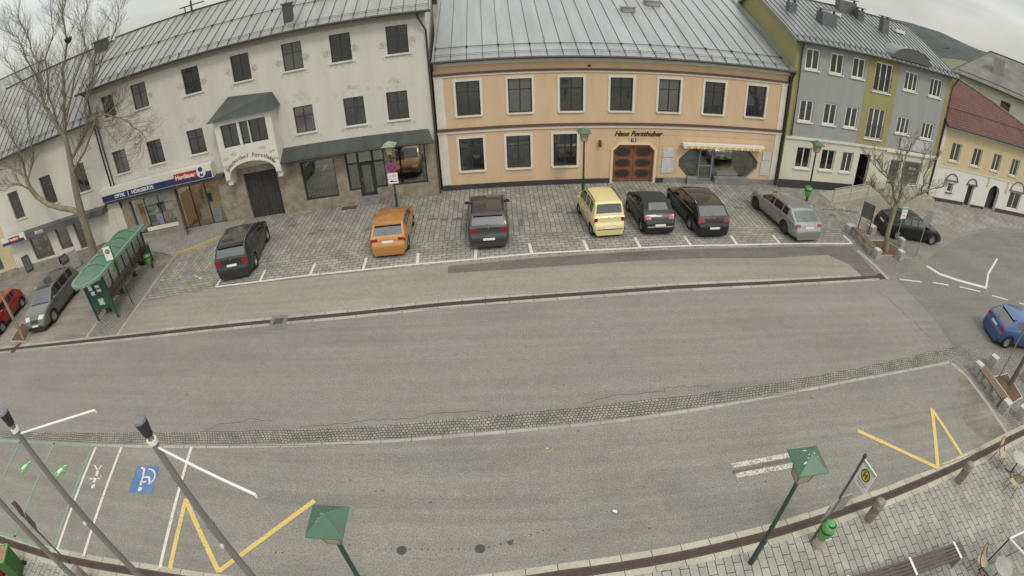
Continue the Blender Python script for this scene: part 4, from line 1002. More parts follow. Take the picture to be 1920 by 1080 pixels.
def hatch(par, x, yd, y0, ze, sl, m, w=.7, l=.5, nm='roof_hatch'):
    z = ze + yd*sl; v = MB(); v.box(x-w/2, x+w/2, y0+yd-l/2, y0+yd+l/2, z-.1, z+.22); v.box(x-w/2-.06, x+w/2+.06, y0+yd-l/2-.06, y0+yd+l/2+.06, z+.22, z+.28); v.build(nm, m, par)
sl = (12.4-OE-.04)/12.42
hu = FO.uz(1192, 27, 5.5)
hatch(O, 11.5, 5.6, -.42, OE+.04, sl, m_roofW, .75, .6); hatch(O, 13.4, 6.8, -.42, OE+.04, sl, m_roofW, .9, .7)
downpipe(O, [(OW+.1, -.5, OE-.1), (OW+.05, -.15, OE-.7), (OW+.05, -.15, .1)], .07)
downpipe(O, [(.05, -.5, OE-.05), (.02, -.14, OE-.5), (.02, -.14, 6.9)], .05)

# ------------------------------------------------------------------ grey and olive building
FG = Frame((15.95, 28.96), .016)
G = empty('grey_olive_building', (16.12, 28.98, 0), .016, 'grey and olive rendered building with cream ground floor and several chimneys on its roof', 'building')
GW = 13.25; GE = 9.45
mw = [(1.2, 1.0), (3.0, 1.0), (4.7, 1.0)]
gh = [(u-w/2, u+w/2, 4.4, 5.8) for u, w in mw] + [(u-w/2, u+w/2, 7.7, 9.0) for u, w in mw]
fd = (6.05, 7.55, 3.88, 6.0); fd2 = (6.05, 7.55, 7.1, 9.05)
gh += [fd, fd2, (8.7,9.95,4.55,5.75), (11.15,12.4,4.5,5.7), (8.7,9.95,7.6,8.9), (11.15,12.4,7.6,8.9)]
def olive(mb): pass
wall('wall', 0, GW, 3.25, GE, gh, m_wallG, G, rev=.15)
ol = MB()
def panel(mb, x0, x1, z0, z1, hs, y=-.012):
    xs = sorted({x0, x1, *[h[0] for h in hs], *[h[1] for h in hs]}); zs = sorted({z0, z1, *[h[2] for h in hs], *[h[3] for h in hs]})
    for i in range(len(xs)-1):
        for j in range(len(zs)-1):
            cx, cz = (xs[i]+xs[i+1])/2, (zs[j]+zs[j+1])/2
            if not any(h[0] < cx < h[1] and h[2] < cz < h[3] for h in hs): mb.box(xs[i], xs[i+1], y, -.002, zs[j], zs[j+1])
panel(ol, 0, .42, 3.42, GE, []); panel(ol, 5.45, 8.1, 3.42, GE, [fd, fd2]); panel(ol, 12.85, GW, 3.42, GE, [])
ol.build('render_stripe', m_wallL, G, fix=False)
for h in gh:
    x0, x1, z0, z1 = h; big = (x1-x0) > 1.1
    window(G, *h, y=.06, fr=.09, cols=3 if big else 2, fm=m_frameW, sill=m_frameW)
for (x0, x1, z0, z1) in (fd, fd2):
    bal = MB()
    bal.tube([(x0, -.06, z0+.95), (x1, -.06, z0+.95)], .02, 5); bal.tube([(x0, -.06, z0+.1), (x1, -.06, z0+.1)], .015, 5)
    x = x0+.02
    while x < x1: bal.tube([(x, -.06, z0+.1), (x, -.06, z0+.95)], .009, 4); x += .12
    bal.build('balcony_rail', mat('rail_dark', (.08,.085,.085), .5, metal=.3), G)
sg1, sg2, sg3 = (6.0, 7.0, 0.0, 2.75), (8.9, 9.95, .75, 2.65), (10.2, 12.1, .85, 2.7)
gw_ = [(1.0,2.1,1.35,2.75), (2.9,4.0,1.35,2.75), (4.6,5.5,1.35,2.75)]
wall('ground_floor_wall', 0, GW, 0, 3.25, gw_ + [sg1, sg2, sg3], m_wallCr, G, rev=.25)
for h in gw_: window(G, *h, fm=m_frameW, cols=2, sill=m_trimW)
shopwin(sg2, par=G, fm=m_frameW, inside=m_inside, y=.1, fr=.07); sgw = shopwin(sg3, par=G, fm=m_frameW, inside=m_inside, y=.1, fr=.07)
text('lettering', 'Wein', .34, m_frameW, sgw, (11.2, .08, 2.15), shear=.25, depth=.004); text('lettering', 'und mehr', .2, m_frameW, sgw, (11.2, .08, 1.8), shear=.2, depth=.004)
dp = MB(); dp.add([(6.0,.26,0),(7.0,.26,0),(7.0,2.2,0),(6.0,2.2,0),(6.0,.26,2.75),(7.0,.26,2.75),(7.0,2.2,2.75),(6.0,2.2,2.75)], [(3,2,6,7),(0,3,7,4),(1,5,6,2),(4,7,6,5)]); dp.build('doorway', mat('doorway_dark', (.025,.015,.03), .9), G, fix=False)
cn = MB(); cn.box(-.02, GW+.02, -.10, -.003, 3.26, 3.40); cn.box(8.2, GW+.02, -.16, -.102, 3.18, 3.3); cn.build('cornice', m_trimW, G)
pz = MB(); pz.box(0, 5.9, -.04, -.004, 0, .55); pz.box(7.1, 8.8, -.04, -.004, .45, .85); pz.box(12.3, GW, -.04, -.004, 0, .7); pz.build('plinth', m_plinth, G)
sgn = MB(); sgn.box(9.35, 12.3, -.10, -.06, 3.5, 4.35)
for i in range(9): squiggle(sgn, 9.6+i*.3, 3.92, .3, .5, 900+i, y=-.104)
so = sgn.build('shop_sign', [mat('sign_lattice', (.40,.41,.40), .7, var=.2, vs=6, fine=.4), m_frameW, m_frameW], G)
sides(G, 0, GW, 0, 12, 0, GE, 6, 12.1, m_wallL)
gable_roof(G, -.25, GW+.25, -.45, GE, 6, 12.0, 12.4, GE, m_roofG, seam=.42)
downpipe(G, [(.2, -.5, GE-.1), (.35, -.12, GE-.6), (.32, -.12, 3.5)]); downpipe(G, [(GW+.2, -.5, GE-.1), (GW+.12, -.1, GE-.8), (GW+.05, -.1, .1)])
# chimneys by the photograph
for (x, yd, w, l, h) in ((1.3, 3.4, .55, .5, 1.0), (3.55, 2.6, 1.15, .8, 1.2), (7.6, 4.6, .5, .5, 1.1), (9.0, 3.4, .55, .5, 1.6), (6.9, 5.4, 1.5, .6, 1.3)):
    z = GE + (yd+.45)*(12.0-GE)/6.45; c = MB(); c.box(x-w/2, x+w/2, yd-l/2, yd+l/2, z-.3, z+h*.62)
    c.box(x-w/2-.08, x+w/2+.08, yd-l/2-.08, yd+l/2+.08, z+h*.62+.14, z+h*.62+.2)
    for dx in (-w/2+.04, w/2-.04): c.box(x+dx-.03, x+dx+.03, yd-.1, yd+.1, z+h*.62, z+h*.62+.14)
    c.build('chimney', mat('chimney_sheet', (.13,.14,.145), .5, metal=.3, var=.15), G)
for (x, yd) in ((5.2, 4.4), (11.0, 4.2)):
    z = GE + (yd+.45)*(12.0-GE)/6.45; c = MB(); c.box(x-.45, x+.45, yd-.35, yd+.35, z-.05, z+.2); c.build('skylight', mat('skylight_glass', (.6,.62,.6), .1), G)
# curved dormer
dm = MB(); n = 12; cx_, rr2, zb = 8.9, 1.75, 9.45
arc = [(cx_-rr2*math.cos(math.pi*i/n), zb+.15+.85*math.sin(math.pi*i/n)) for i in range(n+1)]
for i in range(n): dm.add([(arc[i][0],-.3,arc[i][1]),(arc[i+1][0],-.3,arc[i+1][1]),(arc[i+1][0],2.6,arc[i+1][1]),(arc[i][0],2.6,arc[i][1])], [(0,1,2,3)])
for i in range(n+1): dm.add([(arc[i][0]-.012,-.31,arc[i][1]+.03),(arc[i][0]+.012,-.31,arc[i][1]+.03),(arc[i][0]+.012,2.6,arc[i][1]+.03),(arc[i][0]-.012,2.6,arc[i][1]+.03)], [(0,1,2,3)], 1)
dmo = dm.build('dormer', [m_roofG, m_seam], G, fix=False)
dm = MB(); dm.xz(arc, -.27, -.2); dm.build('dormer_front', mat('dormer_dark', (.08,.085,.08), .6), dmo)  # front in one even dark grey

# ------------------------------------------------------------------ yellow house with red tile roof
FR = Frame((29.6, 29.2), -.08)
R = empty('tiled_house', (29.6, 29.2, 0), -.08, 'yellow and white rendered house with a red tile roof and arched doorway', 'building')
RW = 13; RE = 5.95
rw = [(1.75,2.35,.85,1.6)]; rd1 = (4.0,4.75,0,1.75); rarch = (6.55,7.9,0,2.15); rw2 = (9.3,10.9,.5,2.0)
ru = [(1.2,2.2,3.3,4.7),(3.6,4.6,3.3,4.7),(6.0,7.0,3.3,4.7),(8.4,9.4,3.3,4.7),(10.8,11.8,3.3,4.7)]
def rc_(mb):
    n = 8; x0, x1, z0, z1 = rarch; cx = (x0+x1)/2; r = (x1-x0)/2
    for i in range(n):
        a0, a1 = math.pi*i/n, math.pi*(i+1)/n
        p, q = (cx-r*math.cos(a0), z1-r+r*math.sin(a0)), (cx-r*math.cos(a1), z1-r+r*math.sin(a1))
        mb.add([(p[0],0,p[1]),(q[0],0,q[1]),(q[0],0,z1),(p[0],0,z1)], [(0,1,2,3)]); mb.add([(p[0],0,p[1]),(q[0],0,q[1]),(q[0],.3,q[1]),(p[0],.3,p[1])], [(0,3,2,1)])
wall('ground_floor_wall', 0, RW, 0, 2.75, rw + [rd1, rarch, rw2], mat('render_bright_white', (.62,.615,.57), .9, var=.05), R, rev=.3, extra=rc_)
wall('wall', 0, RW, 2.75, RE, ru, m_wallY, R)

for h in rw: window(R, *h, fm=m_frameW, cols=1, sill=m_plinth, surround=(.09, .04, m_frameW))
for h in ru: window(R, *h, fm=m_frameW, cols=2, sill=m_trimW)
window(R, *rw2, fm=m_frameW, cols=2)
t = MB(); t.box(rd1[0], rd1[1], .25, .3, 0, 1.75); t.build('door', m_frameD, R)
t = MB(); t.box(rarch[0], rarch[1], .6, .66, 0, 2.15); t.build('door', mat('door_grey_green', (.06,.065,.055), .7, var=.2), R)
for (cx, z, w) in ((2.05, 1.85, .62), (4.37, 1.85, .55), (10.1, 2.15, .95)):
    hb = MB(); n = 10
    for i in range(n):
        a0, a1 = math.pi*i/n, math.pi*(i+1)/n; ro, ri = w, w-.08
        hb.xz([(cx-ro*math.cos(a0), z+ro*math.sin(a0)*.85), (cx-ro*math.cos(a1), z+ro*math.sin(a1)*.85), (cx-ri*math.cos(a1), z+ri*math.sin(a1)*.85), (cx-ri*math.cos(a0), z+ri*math.sin(a0)*.85)], -.07, -.004)
    hb.box(cx-w-.08, cx+w+.08, -.10, -.004, z-.10, z-.005); hb.build('hood_moulding', mat('moulding_dark', (.13,.12,.11), .8), R)
t = MB(); t.box(0, 3.95, -.03, -.003, 0, .28); t.box(4.8, 6.5, -.03, -.003, 0, .22); t.box(7.95, RW, -.03, -.003, 0, .32); t.build('plinth', mat('plinth_brown', (.06,.04,.035), .8), R)
t = MB(); t.box(-.02, RW, -.05, -.003, 2.72, 2.78, 0); t.box(6.1, 6.3, -.04, -.004, 1.9, 2.715, 1); t.box(8.6, 8.8, -.04, -.004, 1.7, 2.715, 1); t.box(-.05, .3, -.04, -.004, .3, 5.9, 0); t.box(0.31, RW, -.12, -.004, 5.6, 5.85, 0); t.build('cornice', [m_trimW, m_wallY], R)
yr0, yr1 = 5.1, .5; zq = lambda y: RE + (y+.45)*.747
mb = MB(); mb.add([(-.1,-.45,RE),(RW+.1,-.45,RE),(RW+.1,yr1,zq(yr1)),(-.1,yr0,zq(yr0)),(-.1,-.45,RE-.14),(RW+.1,-.45,RE-.14),(RW+.1,yr1,zq(yr1)-.14),(-.1,yr0,zq(yr0)-.14)], [(0,1,2,3),(4,7,6,5),(0,4,5,1),(1,5,6,2),(2,6,7,3),(3,7,4,0)])
rr_ = mb.build('roof', m_tile, R)
mb = MB(); mb.tube([(-.1,yr0,zq(yr0)+.03),(RW+.1,yr1,zq(yr1)+.03)], .09, 6); mb.build('ridge_cap', m_etern, rr_)
mb = MB(); mb.tube([(-.1,-.51,RE-.07),(RW+.1,-.51,RE-.07)], .075, 8); mb.build('gutter', m_gut, rr_)
mb = MB(); mb.add([(0,0,0),(0,yr0,0),(RW,yr1,0),(RW,0,0),(0,0,RE-.1),(0,yr0,zq(yr0)-.16),(RW,yr1,zq(yr1)-.16),(RW,0,RE-.1)], [(0,4,5,1),(1,5,6,2),(2,6,7,3)]); mb.build('wall', m_wallY, R, fix=False)
t = MB(); t.tube([(0, .9, RE+1.35*.747+.1), (RW, .9, RE+1.35*.747+.1)], .03, 5); t.build('snow_rail', m_gut, R)
text('lettering', ' ', .1, m_gut, R, (0, 0, 0)) if False else None

# ------------------------------------------------------------------ grey fibre cement roof house behind
p = gp(1850, 200, 6.5)
K = empty('barn_roofed_house', (39.1, 38.7, 0), math.radians(-49.4), 'cream house with a weathered grey hipped roof behind the red tiled house', 'building')
m_ivory = mat('render_ivory', (.56,.55,.45), .9, var=.08)
wall('wall', .5, 13, 0, 9.2, [(5,6,7.2,8.3),(8,9,7.2,8.3)], m_ivory, K, y=.7)
for a in (5, 8): window(K, a, a+1, 7.2, 8.3, y=.8, fm=m_frameB)
mb = MB(); mb.add([(.5,.7,0),(.5,10.3,0),(.5,10.3,9.2),(.5,.7,9.2)], [(0,1,2,3)]); mb.add([(13,.7,0),(13,10.3,0),(13,10.3,9.2),(13,.7,9.2)], [(0,1,2,3)]); mb.add([(.5,10.3,0),(13,10.3,0),(13,10.3,9.2),(.5,10.3,9.2)], [(0,1,2,3)]); mb.build('wall', m_ivory, K, fix=False)
mb = MB(); mb.add([(-.3,0,9.25),(13.5,0,9.0),(13.5,11,9.0),(-.3,11,9.25),(3.0,5.5,12.35),(13.5,5.5,12.4)], [(0,1,5,4),(2,3,4,5),(3,0,4),(0,3,2,1),(1,2,5)]); rf_ = mb.build('roof', m_etern, K)
mb = MB(); mb.tube([(-.3,-.05,9.2),(13.5,-.05,8.95)], .08, 6); mb.build('gutter', m_gut, rf_)
mb = MB(); mb.tube([(.3,.5,9.6),(13.3,.5,9.4)], .03, 4); mb.tube([(-.3,0,9.3),(3,5.5,12.4),(13.5,5.5,12.45)], .07, 5); mb.build('ridge_cap', m_gut, rf_)
mb = MB(); mb.box(3.6, 4.7, 2.0, 2.9, 10.2, 12.0); mb.build('chimney', mat('chimney_render', (.26,.26,.24), .9, var=.2), rf_)

# ================================================================== CARS
m_tyre = mat('tyre_rubber', (.018, .018, .018), .9)
m_rim = mat('alloy', (.42, .42, .41), .35, metal=.7)
m_rimd = mat('alloy_dark', (.10, .10, .10), .4, metal=.6)
m_cblk = mat('car_black_plastic', (.02, .02, .02), .6)
m_cglass = glassmat('car_glass', (.018, .02, .022), 0, .03, refl=.12)
m_red = mat('tail_light_red', (.20, .006, .01), .2, coat=.6)
m_lens = mat('headlight_lens', (.52, .53, .52), .12, coat=.8)
m_plate = mat('number_plate', (.62, .60, .57), .5)
m_chrome = mat('chrome', (.62, .62, .60), .18, metal=.9)
def paint(name, c, met=.25): return mat(name, c, .30, metal=met, coat=.9 if max(c) > .06 else .45, spec=.5 if max(c) > .06 else .3)

def wheel_mesh(r, w, rimm):
    t = MB(); rr = r*.66
    t.lathe([(rr, -w/2), (r*.93, -w/2), (r, -w*.32), (r, w*.32), (r*.93, w/2), (rr, w/2), (rr, -w/2)], (0,0,0), 24, axis='y')
    k = MB()
    k.lathe([(rr+.004, -w*.36), (rr+.004, w*.30), (rr*.93, w*.30), (rr*.90, w*.05), (rr*.2, w*.02)], (0,0,0), 20, axis='y')
    for i in range(5):
        a = 2*math.pi*i/5; d = (math.cos(a), math.sin(a)); n = (-d[1], d[0])
        q = [(d[0]*r0+n[0]*s_, y, d[1]*r0+n[1]*s_) for r0, ww in ((.03,.045),(rr*.96,.030)) for s_ in (-ww, ww) for y in (w*.16, -w*.34)]
        k.add(q, [(0,2,6,4),(1,5,7,3),(0,4,5,1),(2,3,7,6),(0,1,3,2),(4,6,7,5)])
    k.lathe([(.055, -w*.36), (.055, w*.1)], (0,0,0), 12, axis='y')
    return t, k, rimm

def car(label, cat, loc, heading, L, W, H, pm, belt=.93, hood=.98, kind='hatch', wb=2.6, fo=.85, wr=.32,
        xt=.22, zt=1.0, xr=.62, zr=1.36, xf1=2.45, xf0=3.05, side=None, roofm=None, rails=False, railm=None, rimm=None,
        lights='corner', glassroof=None, softtop=False, plate=True, front=False, mirrors=True, arch=.06, group='cars parked on the square', bumper=False, rear_white=False, gc=.30, trimline=None, name='parked_car', spoiler=False):
    root = empty(name, (loc[0], loc[1], 0), heading, label, cat, group)
    hw = W/2
    # ---- stations: x, top height, region of the segment that follows
    st = [(0, .44, 'rb'), (.015, .56, 'rb'), (.05, .66, 'shelf'), (.09, .70, 'gate'), (.12, .79, 'light'), (xt-.05, zt-.06, 'gate'), (xt, zt, 'gate'), (xt+.035, zt+.035*(zr-zt)/(xr-xt), 'rwin'),
          (xr-.03, zr-.02, 'roofe'), (xr+.06, H-.05, 'roof'), (xr+.35, H-.015, 'roof'), ((xr+xf1)/2, H, 'roof'), (xf1-.25, H-.015, 'roof'), (xf1, H-.06, 'wind'),
          (xf0-.03, hood+.04, 'cowl'), (xf0+.05, hood, 'hood'), ((xf0+L)/2, hood-.035, 'hood'), (L-.36, hood-.14, 'hood'), (L-.30, hood-.18, 'hlight'), (L-.12, hood-.34, 'nose'), (L-.05, .56, 'nose'), (L-.015, .48, 'nose'), (L, .40, 'end')]
    if softtop: st = [(a, b, 'gate') if abs(a-(xt+.035)) < 1e-6 else (a, b, c) for a, b, c in st]; st.insert(8, (xt+.16, zt+.16*(zr-zt)/(xr-xt), 'rwin'))
    side = side or [(xr+.15, xr+.62), (xr+.70, (xr+xf0)/2+.02), ((xr+xf0)/2+.10, xf0-.22)]
    def interp(x):
        for i in range(len(st)-1):
            if st[i][0] <= x <= st[i+1][0]:
                t = (x-st[i][0])/max(st[i+1][0]-st[i][0], 1e-6); return st[i][1]*(1-t)+st[i+1][1]*t, st[i][2]
        return st[-1][1], 'end'
    xs = sorted(set([s[0] for s in st] + [x for ab in side for x in ab] + [L*.5]))
    xs = [x for i, x in enumerate(xs) if i == 0 or x - xs[i-1] > .006]
    def zb_(x): return belt + .05*(1-x/L) if x < xf0 else belt
    def bw(x):
        w = hw*(1 - .17*(1-min(x/.45, 1))**2)*(1 - .24*(1-min((L-x)/.75, 1))**2)
        return w
    rows = []
    for x in xs:
        z, _ = interp(x); w = bw(x); zb = min(zb_(x), z-.035); fr = max(0, (z-zb)/(H-belt)); fr = min(fr, 1)
        g = gc if z > gc+.14 else .24
        wt = w*(.93 - .17*fr); reg = interp(x+1e-4)[1]
        inn = (.24 if lights != 'pillar' else .11) if reg in ('gate', 'light', 'shelf', 'hlight') and x < L else .085
        if x < xt+.01: inn = .26 if lights != 'pillar' else .12
        if softtop and xt+.01 < x < xr+.02: inn = .24
        if L-.36 < x < L-.02: inn = .36
        rows.append([(0, .155), (w*.86, .155), (w*.97, g), (w*1.0, (g+zb)/2+.02), (w*.99, zb-.07), (w*.955, zb-.005), (w*.94 - w*.17*fr*.10, zb+(z-zb)*.10), (w*.94-w*.17*fr*.86, zb+(z-zb)*.86), (wt, z-.006-.012*fr), (max(wt-inn, .1), z+.010), (0, z+.022+.012*fr)])
    np_ = 11; mb = MB(); ring = []
    full = []
    for x, r in zip(xs, rows):
        full.append([(x, y, z) for y, z in r] + [(x, -y, z) for y, z in r[-2:0:-1]])
    m = len(full[0]); V = [p for r in full for p in r]
    F, MI = [], []
    for i in range(len(xs)-1):
        xm = (xs[i]+xs[i+1])/2; reg = interp(xm)[1]
        for k in range(m):
            k2 = (k+1) % m; kk = k if k < np_-1 else m-1-k
            mi = 0
            if kk in (0,): mi = 4
            elif kk == 1: mi = 4 if (bumper or kk == 1) else 0
            elif kk == 2 and bumper and (xm < .5 or xm > L-.5): mi = 0
            if kk == 9 and reg == 'rwin': mi = 3
            elif kk in (8,) and reg == 'rwin': mi = 0
            if reg == 'wind' and kk == 9: mi = 1
            if reg == 'cowl' and kk == 9: mi = 4
            if kk == 6 and any(a-1e-4 <= xm <= b+1e-4 for a, b in side): mi = 2
            if reg == 'light' and kk in (4,5,6,7,8) and lights == 'corner': mi = 5
            if reg == 'light' and kk == 3 and False: mi = 5
            if lights == 'pillar' and reg in ('light',) and kk in (3,4,5,6,7,8): mi = 5
            if reg == 'hlight' and kk in (7, 8): mi = 6
            if reg == 'nose' and kk == 9 and xm < L-.04: mi = 4
            if (roofm or glassroof) and reg == 'roof' and kk == 9: mi = 7
            if softtop and reg in ('roof', 'roofe', 'rwin', 'wind') and kk in (7,8,9) and not (reg in ('rwin',) and kk == 9) and not reg == 'wind': mi = 7
            if softtop and kk in (5,6) and reg in ('rwin','roofe') : mi = 7
            if softtop and reg == 'rwin' and kk == 9: mi = 3
            F.append([i*m+k, i*m+k2, (i+1)*m+k2, (i+1)*m+k]); MI.append(mi)
    F.append(list(range(m))[::-1]); MI.append(0); F.append([(len(xs)-1)*m+k for k in range(m)]); MI.append(4)
    me = bpy.data.meshes.new('hull'); me.from_pydata(V, [], F)
    mats = [pm, m_cglass, m_cglass, m_cglass, m_cblk, m_red, m_lens, roofm or glassroof or pm, m_cblk]
    for q in mats: me.materials.append(q)
    for p, mi in zip(me.polygons, MI): p.material_index = mi
    bm = bmesh.new(); bm.from_mesh(me); bmesh.ops.recalc_face_normals(bm, faces=bm.faces); bm.to_mesh(me); bm.free()
    ho = bpy.data.objects.new('hull', me); COL.objects.link(ho)
    xrw, xfw = L-fo-wb, L-fo
    cu = MB()
    for xw in (xrw, xfw):
        for s_ in (-1, 1): cu.lathe([(wr+arch, -.2), (wr+arch, .2)], (xw, s_*(hw-.06), wr+.005), 28, mi=8, axis='y')
    co = cu.build('cut', mats)
    md = ho.modifiers.new('b', 'BOOLEAN'); md.object = co; md.operation = 'DIFFERENCE'; md.solver = 'EXACT'
    dg = bpy.context.evaluated_depsgraph_get(); dg.update()
    me2 = bpy.data.meshes.new_from_object(ho.evaluated_get(dg)); bpy.data.objects.remove(ho); bpy.data.objects.remove(co)
    # ---- split by material into parts
    groups = {'body': (0, 4, 8), 'windshield': (1,), 'side_window': (2,), 'rear_window': (3,), 'tail_light': (5,), 'headlight': (6,), 'roof': (7,)}
    body = None
    def sub(name, ids, parent, comps=False):
        bm = bmesh.new(); bm.from_mesh(me2)
        bmesh.ops.delete(bm, geom=[f for f in bm.faces if f.material_index not in ids], context='FACES')
        if not bm.faces: bm.free(); return []
        sets = [list(bm.faces)]
        if comps:
            seen = set(); sets = []
            for f in bm.faces:
                if f in seen: continue
                st_ = [f]; seen.add(f); c = []
                while st_:
                    a = st_.pop(); c.append(a)
                    for e in a.edges:
                        for b in e.link_faces:
                            if b not in seen: seen.add(b); st_.append(b)
                sets.append(c)
        res = []
        for c in sets:
            idx = {}; vs = []; fs = []; ms = []
            for f in c:
                ff = []
                for v in f.verts:
                    if v.index not in idx: idx[v.index] = len(vs); vs.append(tuple(v.co))
                    ff.append(idx[v.index])
                fs.append(ff); ms.append(f.material_index)
            q = bpy.data.meshes.new(name); q.from_pydata(vs, [], fs)
            for x_ in mats: q.materials.append(x_)
            for p, mi in zip(q.polygons, ms): p.material_index = mi; p.use_smooth = True
            q.set_sharp_from_angle(angle=math.radians(32))
            o = bpy.data.objects.new(name, q); COL.objects.link(o); o.parent = parent; res.append(o)
        bm.free(); return res
    body = sub('body', (0,4,8), root)[0]
    sub('windshield', (1,), root); sub('side_window', (2,), root, True); sub('rear_window', (3,), root); sub('tail_light', (5,), root, True); sub('headlight', (6,), root, True)
    if roofm or glassroof or softtop: sub('soft_top' if softtop else 'roof', (7,), root)
    # ---- wheels
    t, k, rm = wheel_mesh(wr, .205, rimm or m_rim)
    first = None
    for xw in (xrw, xfw):
        for s_ in (-1, 1):
            if first is None:
                w_ = t.build('wheel', m_tyre, root, smooth=True); r_ = k.build('rim', rm, w_); first = (w_, r_)
            else:
                w_ = first[0].copy(); COL.objects.link(w_); w_.parent = root; r_ = first[1].copy(); COL.objects.link(r_); r_.parent = w_
            w_.location = (xw, s_*(hw-.115), wr); w_.rotation_euler = (0, 0, math.pi if s_ < 0 else 0)
    # ---- little things
    def zt_at(x): return interp(x)[0]
    if mirrors:
        for s_ in (-1, 1):
            q = MB(); xm_ = xf0-.32; y = bw(xm_)*.93
            q.add([(xm_-.07, s_*y, belt+.03), (xm_-.09, s_*(y+.20), belt+.01), (xm_-.09, s_*(y+.21), belt+.15), (xm_-.07, s_*(y+.05), belt+.16), (xm_+.05, s_*y, belt+.03), (xm_+.03, s_*(y+.17), belt+.03), (xm_+.03, s_*(y+.17), belt+.12), (xm_+.05, s_*(y+.04), belt+.13)], [(0,1,2,3),(4,7,6,5),(0,4,5,1),(1,5,6,2),(2,6,7,3),(3,7,4,0)])
            q.build('mirror', pm if not softtop else m_chrome, root, smooth=True)
    if plate:
        q = MB(); q.add([(-.028, -.26, .50), (-.028, .26, .50), (-.005, .26, .60), (-.005, -.26, .60)], [(0,1,2,3)]) if bumper else q.add([(.066,-.26,.725),(.066,.26,.725),(.098,.26,.83),(.098,-.26,.83)], [(0,3,2,1)])
        q.build('number_plate', m_plate, root)
        q = MB(); q.add([(L+.008,-.26,.42),(L+.008,.26,.42),(L-.012,.26,.52),(L-.012,-.26,.52)], [(0,1,2,3)]); q.build('number_plate', m_plate, root)
    # door gaps and handles as thin dark lines on the body side
    q = MB(); h_ = MB(); 
    doors = [xf0-.05, (xr+xf0)/2+.06] + ([xr+.62] if len(side) > 2 else [])
    for xd in doors:
        for s_ in (-1, 1):
            w = bw(xd); zb = zb_(xd); pts = [(w*.975+.004, .34), (w+.004, (gc+zb)/2+.02), (w*.992+.004, zb-.06), (w*.958+.004, zb)]
            for (ya, za), (yb2, zb2) in zip(pts, pts[1:]): q.add([(xd-.006, s_*ya, za), (xd+.006, s_*ya, za), (xd+.006, s_*yb2, zb2), (xd-.006, s_*yb2, zb2)], [(0,1,2,3)])
    for xd in doors[1:]:
        for s_ in (-1, 1):
            w = bw(xd+.12); h_.box(xd+.07, xd+.22, s_*(w*.99), s_*(w*.99+.028), belt-.115, belt-.09)
    bmj = bmesh.new(); bmj.from_mesh(body.data)
    for fc in q.f:
        nf = bmj.faces.new([bmj.verts.new(q.v[i]) for i in fc]); nf.material_index = 4
    bmj.to_mesh(body.data); bmj.free(); h_.build('door_handle', pm, root)
    # belt trim
    if railm or trimline:
        for s_ in (-1, 1):
            q = MB(); P = []
            for x in [xr+.1+(xf0-.2-xr-.1)*i/8 for i in range(9)]: P.append((x, s_*(bw(x)*.955+.004), zb_(x)+.012))
            q.tube(P, .009, 4); q.build('window_trim', m_chrome, root)
    if rails:
        for s_ in (-1, 1):
            q = MB(); P = []
            for i in range(9):
                x = xr+.12+(xf1-.1-xr-.12)*i/8; zz = zt_at(x); P.append((x, s_*(bw(x)*.76+.01), zz+.035-(.03 if i in (0,8) else 0)))
            q.tube(P, .018, 5); q.build('roof_rail', railm or m_cblk, root)
    # rear wiper, badge, bumper strip
    q = MB(); q.tube([(xt+.02, .0, zt+.035), (xt+.02+(xr-xt)*.35, .26, zt+.03+(zr-zt)*.35)], .011, 4); q.build('wiper', m_cblk, root)
    if spoiler:
        q = MB(); w = bw(xr)*.70; q.add([(xr-.16,-w,zr+.02),(xr-.16,w,zr+.02),(xr+.06,w,H-.035),(xr+.06,-w,H-.035),(xr-.14,-w,zr-.01),(xr-.14,w,zr-.01),(xr+.04,w,H-.07),(xr+.04,-w,H-.07)], [(0,3,2,1),(4,5,6,7),(0,1,5,4),(1,2,6,5),(3,0,4,7)]); q.build('spoiler', pm, root)
    q = MB(); q.lathe([(.035,-.008),(.035,.004)], (xt-.06, 0, zt-.045), 12, axis='y') if False else q.lathe([(.036,0),(.030,.012)], (xt-.045, 0, zt-.058), 12); q.build('badge', m_chrome, root)
    if bumper:
        q = MB(); q.box(-.02, .03, -hw*.78, hw*.78, .44, .50 if softtop else .46); q.build('bumper_strip', m_chrome if softtop else m_cblk, body)
    return root

def place(rl, rr_, hdg, W, xrw):
    "car origin (rear centre) from the contact points of its rear wheels"
    a, b = Vector(gp(*rl)), Vector(gp(*rr_)); c = (a+b)/2; d = Vector((math.cos(hdg), math.sin(hdg)))
    return c - d*xrw
D = math.radians
def pc(cx, cy, hdg, off):
    g = Vector(gp(cx, cy)); d = Vector((math.cos(D(hdg)), math.sin(D(hdg)))); g = g - d*off; return (g.x, g.y)
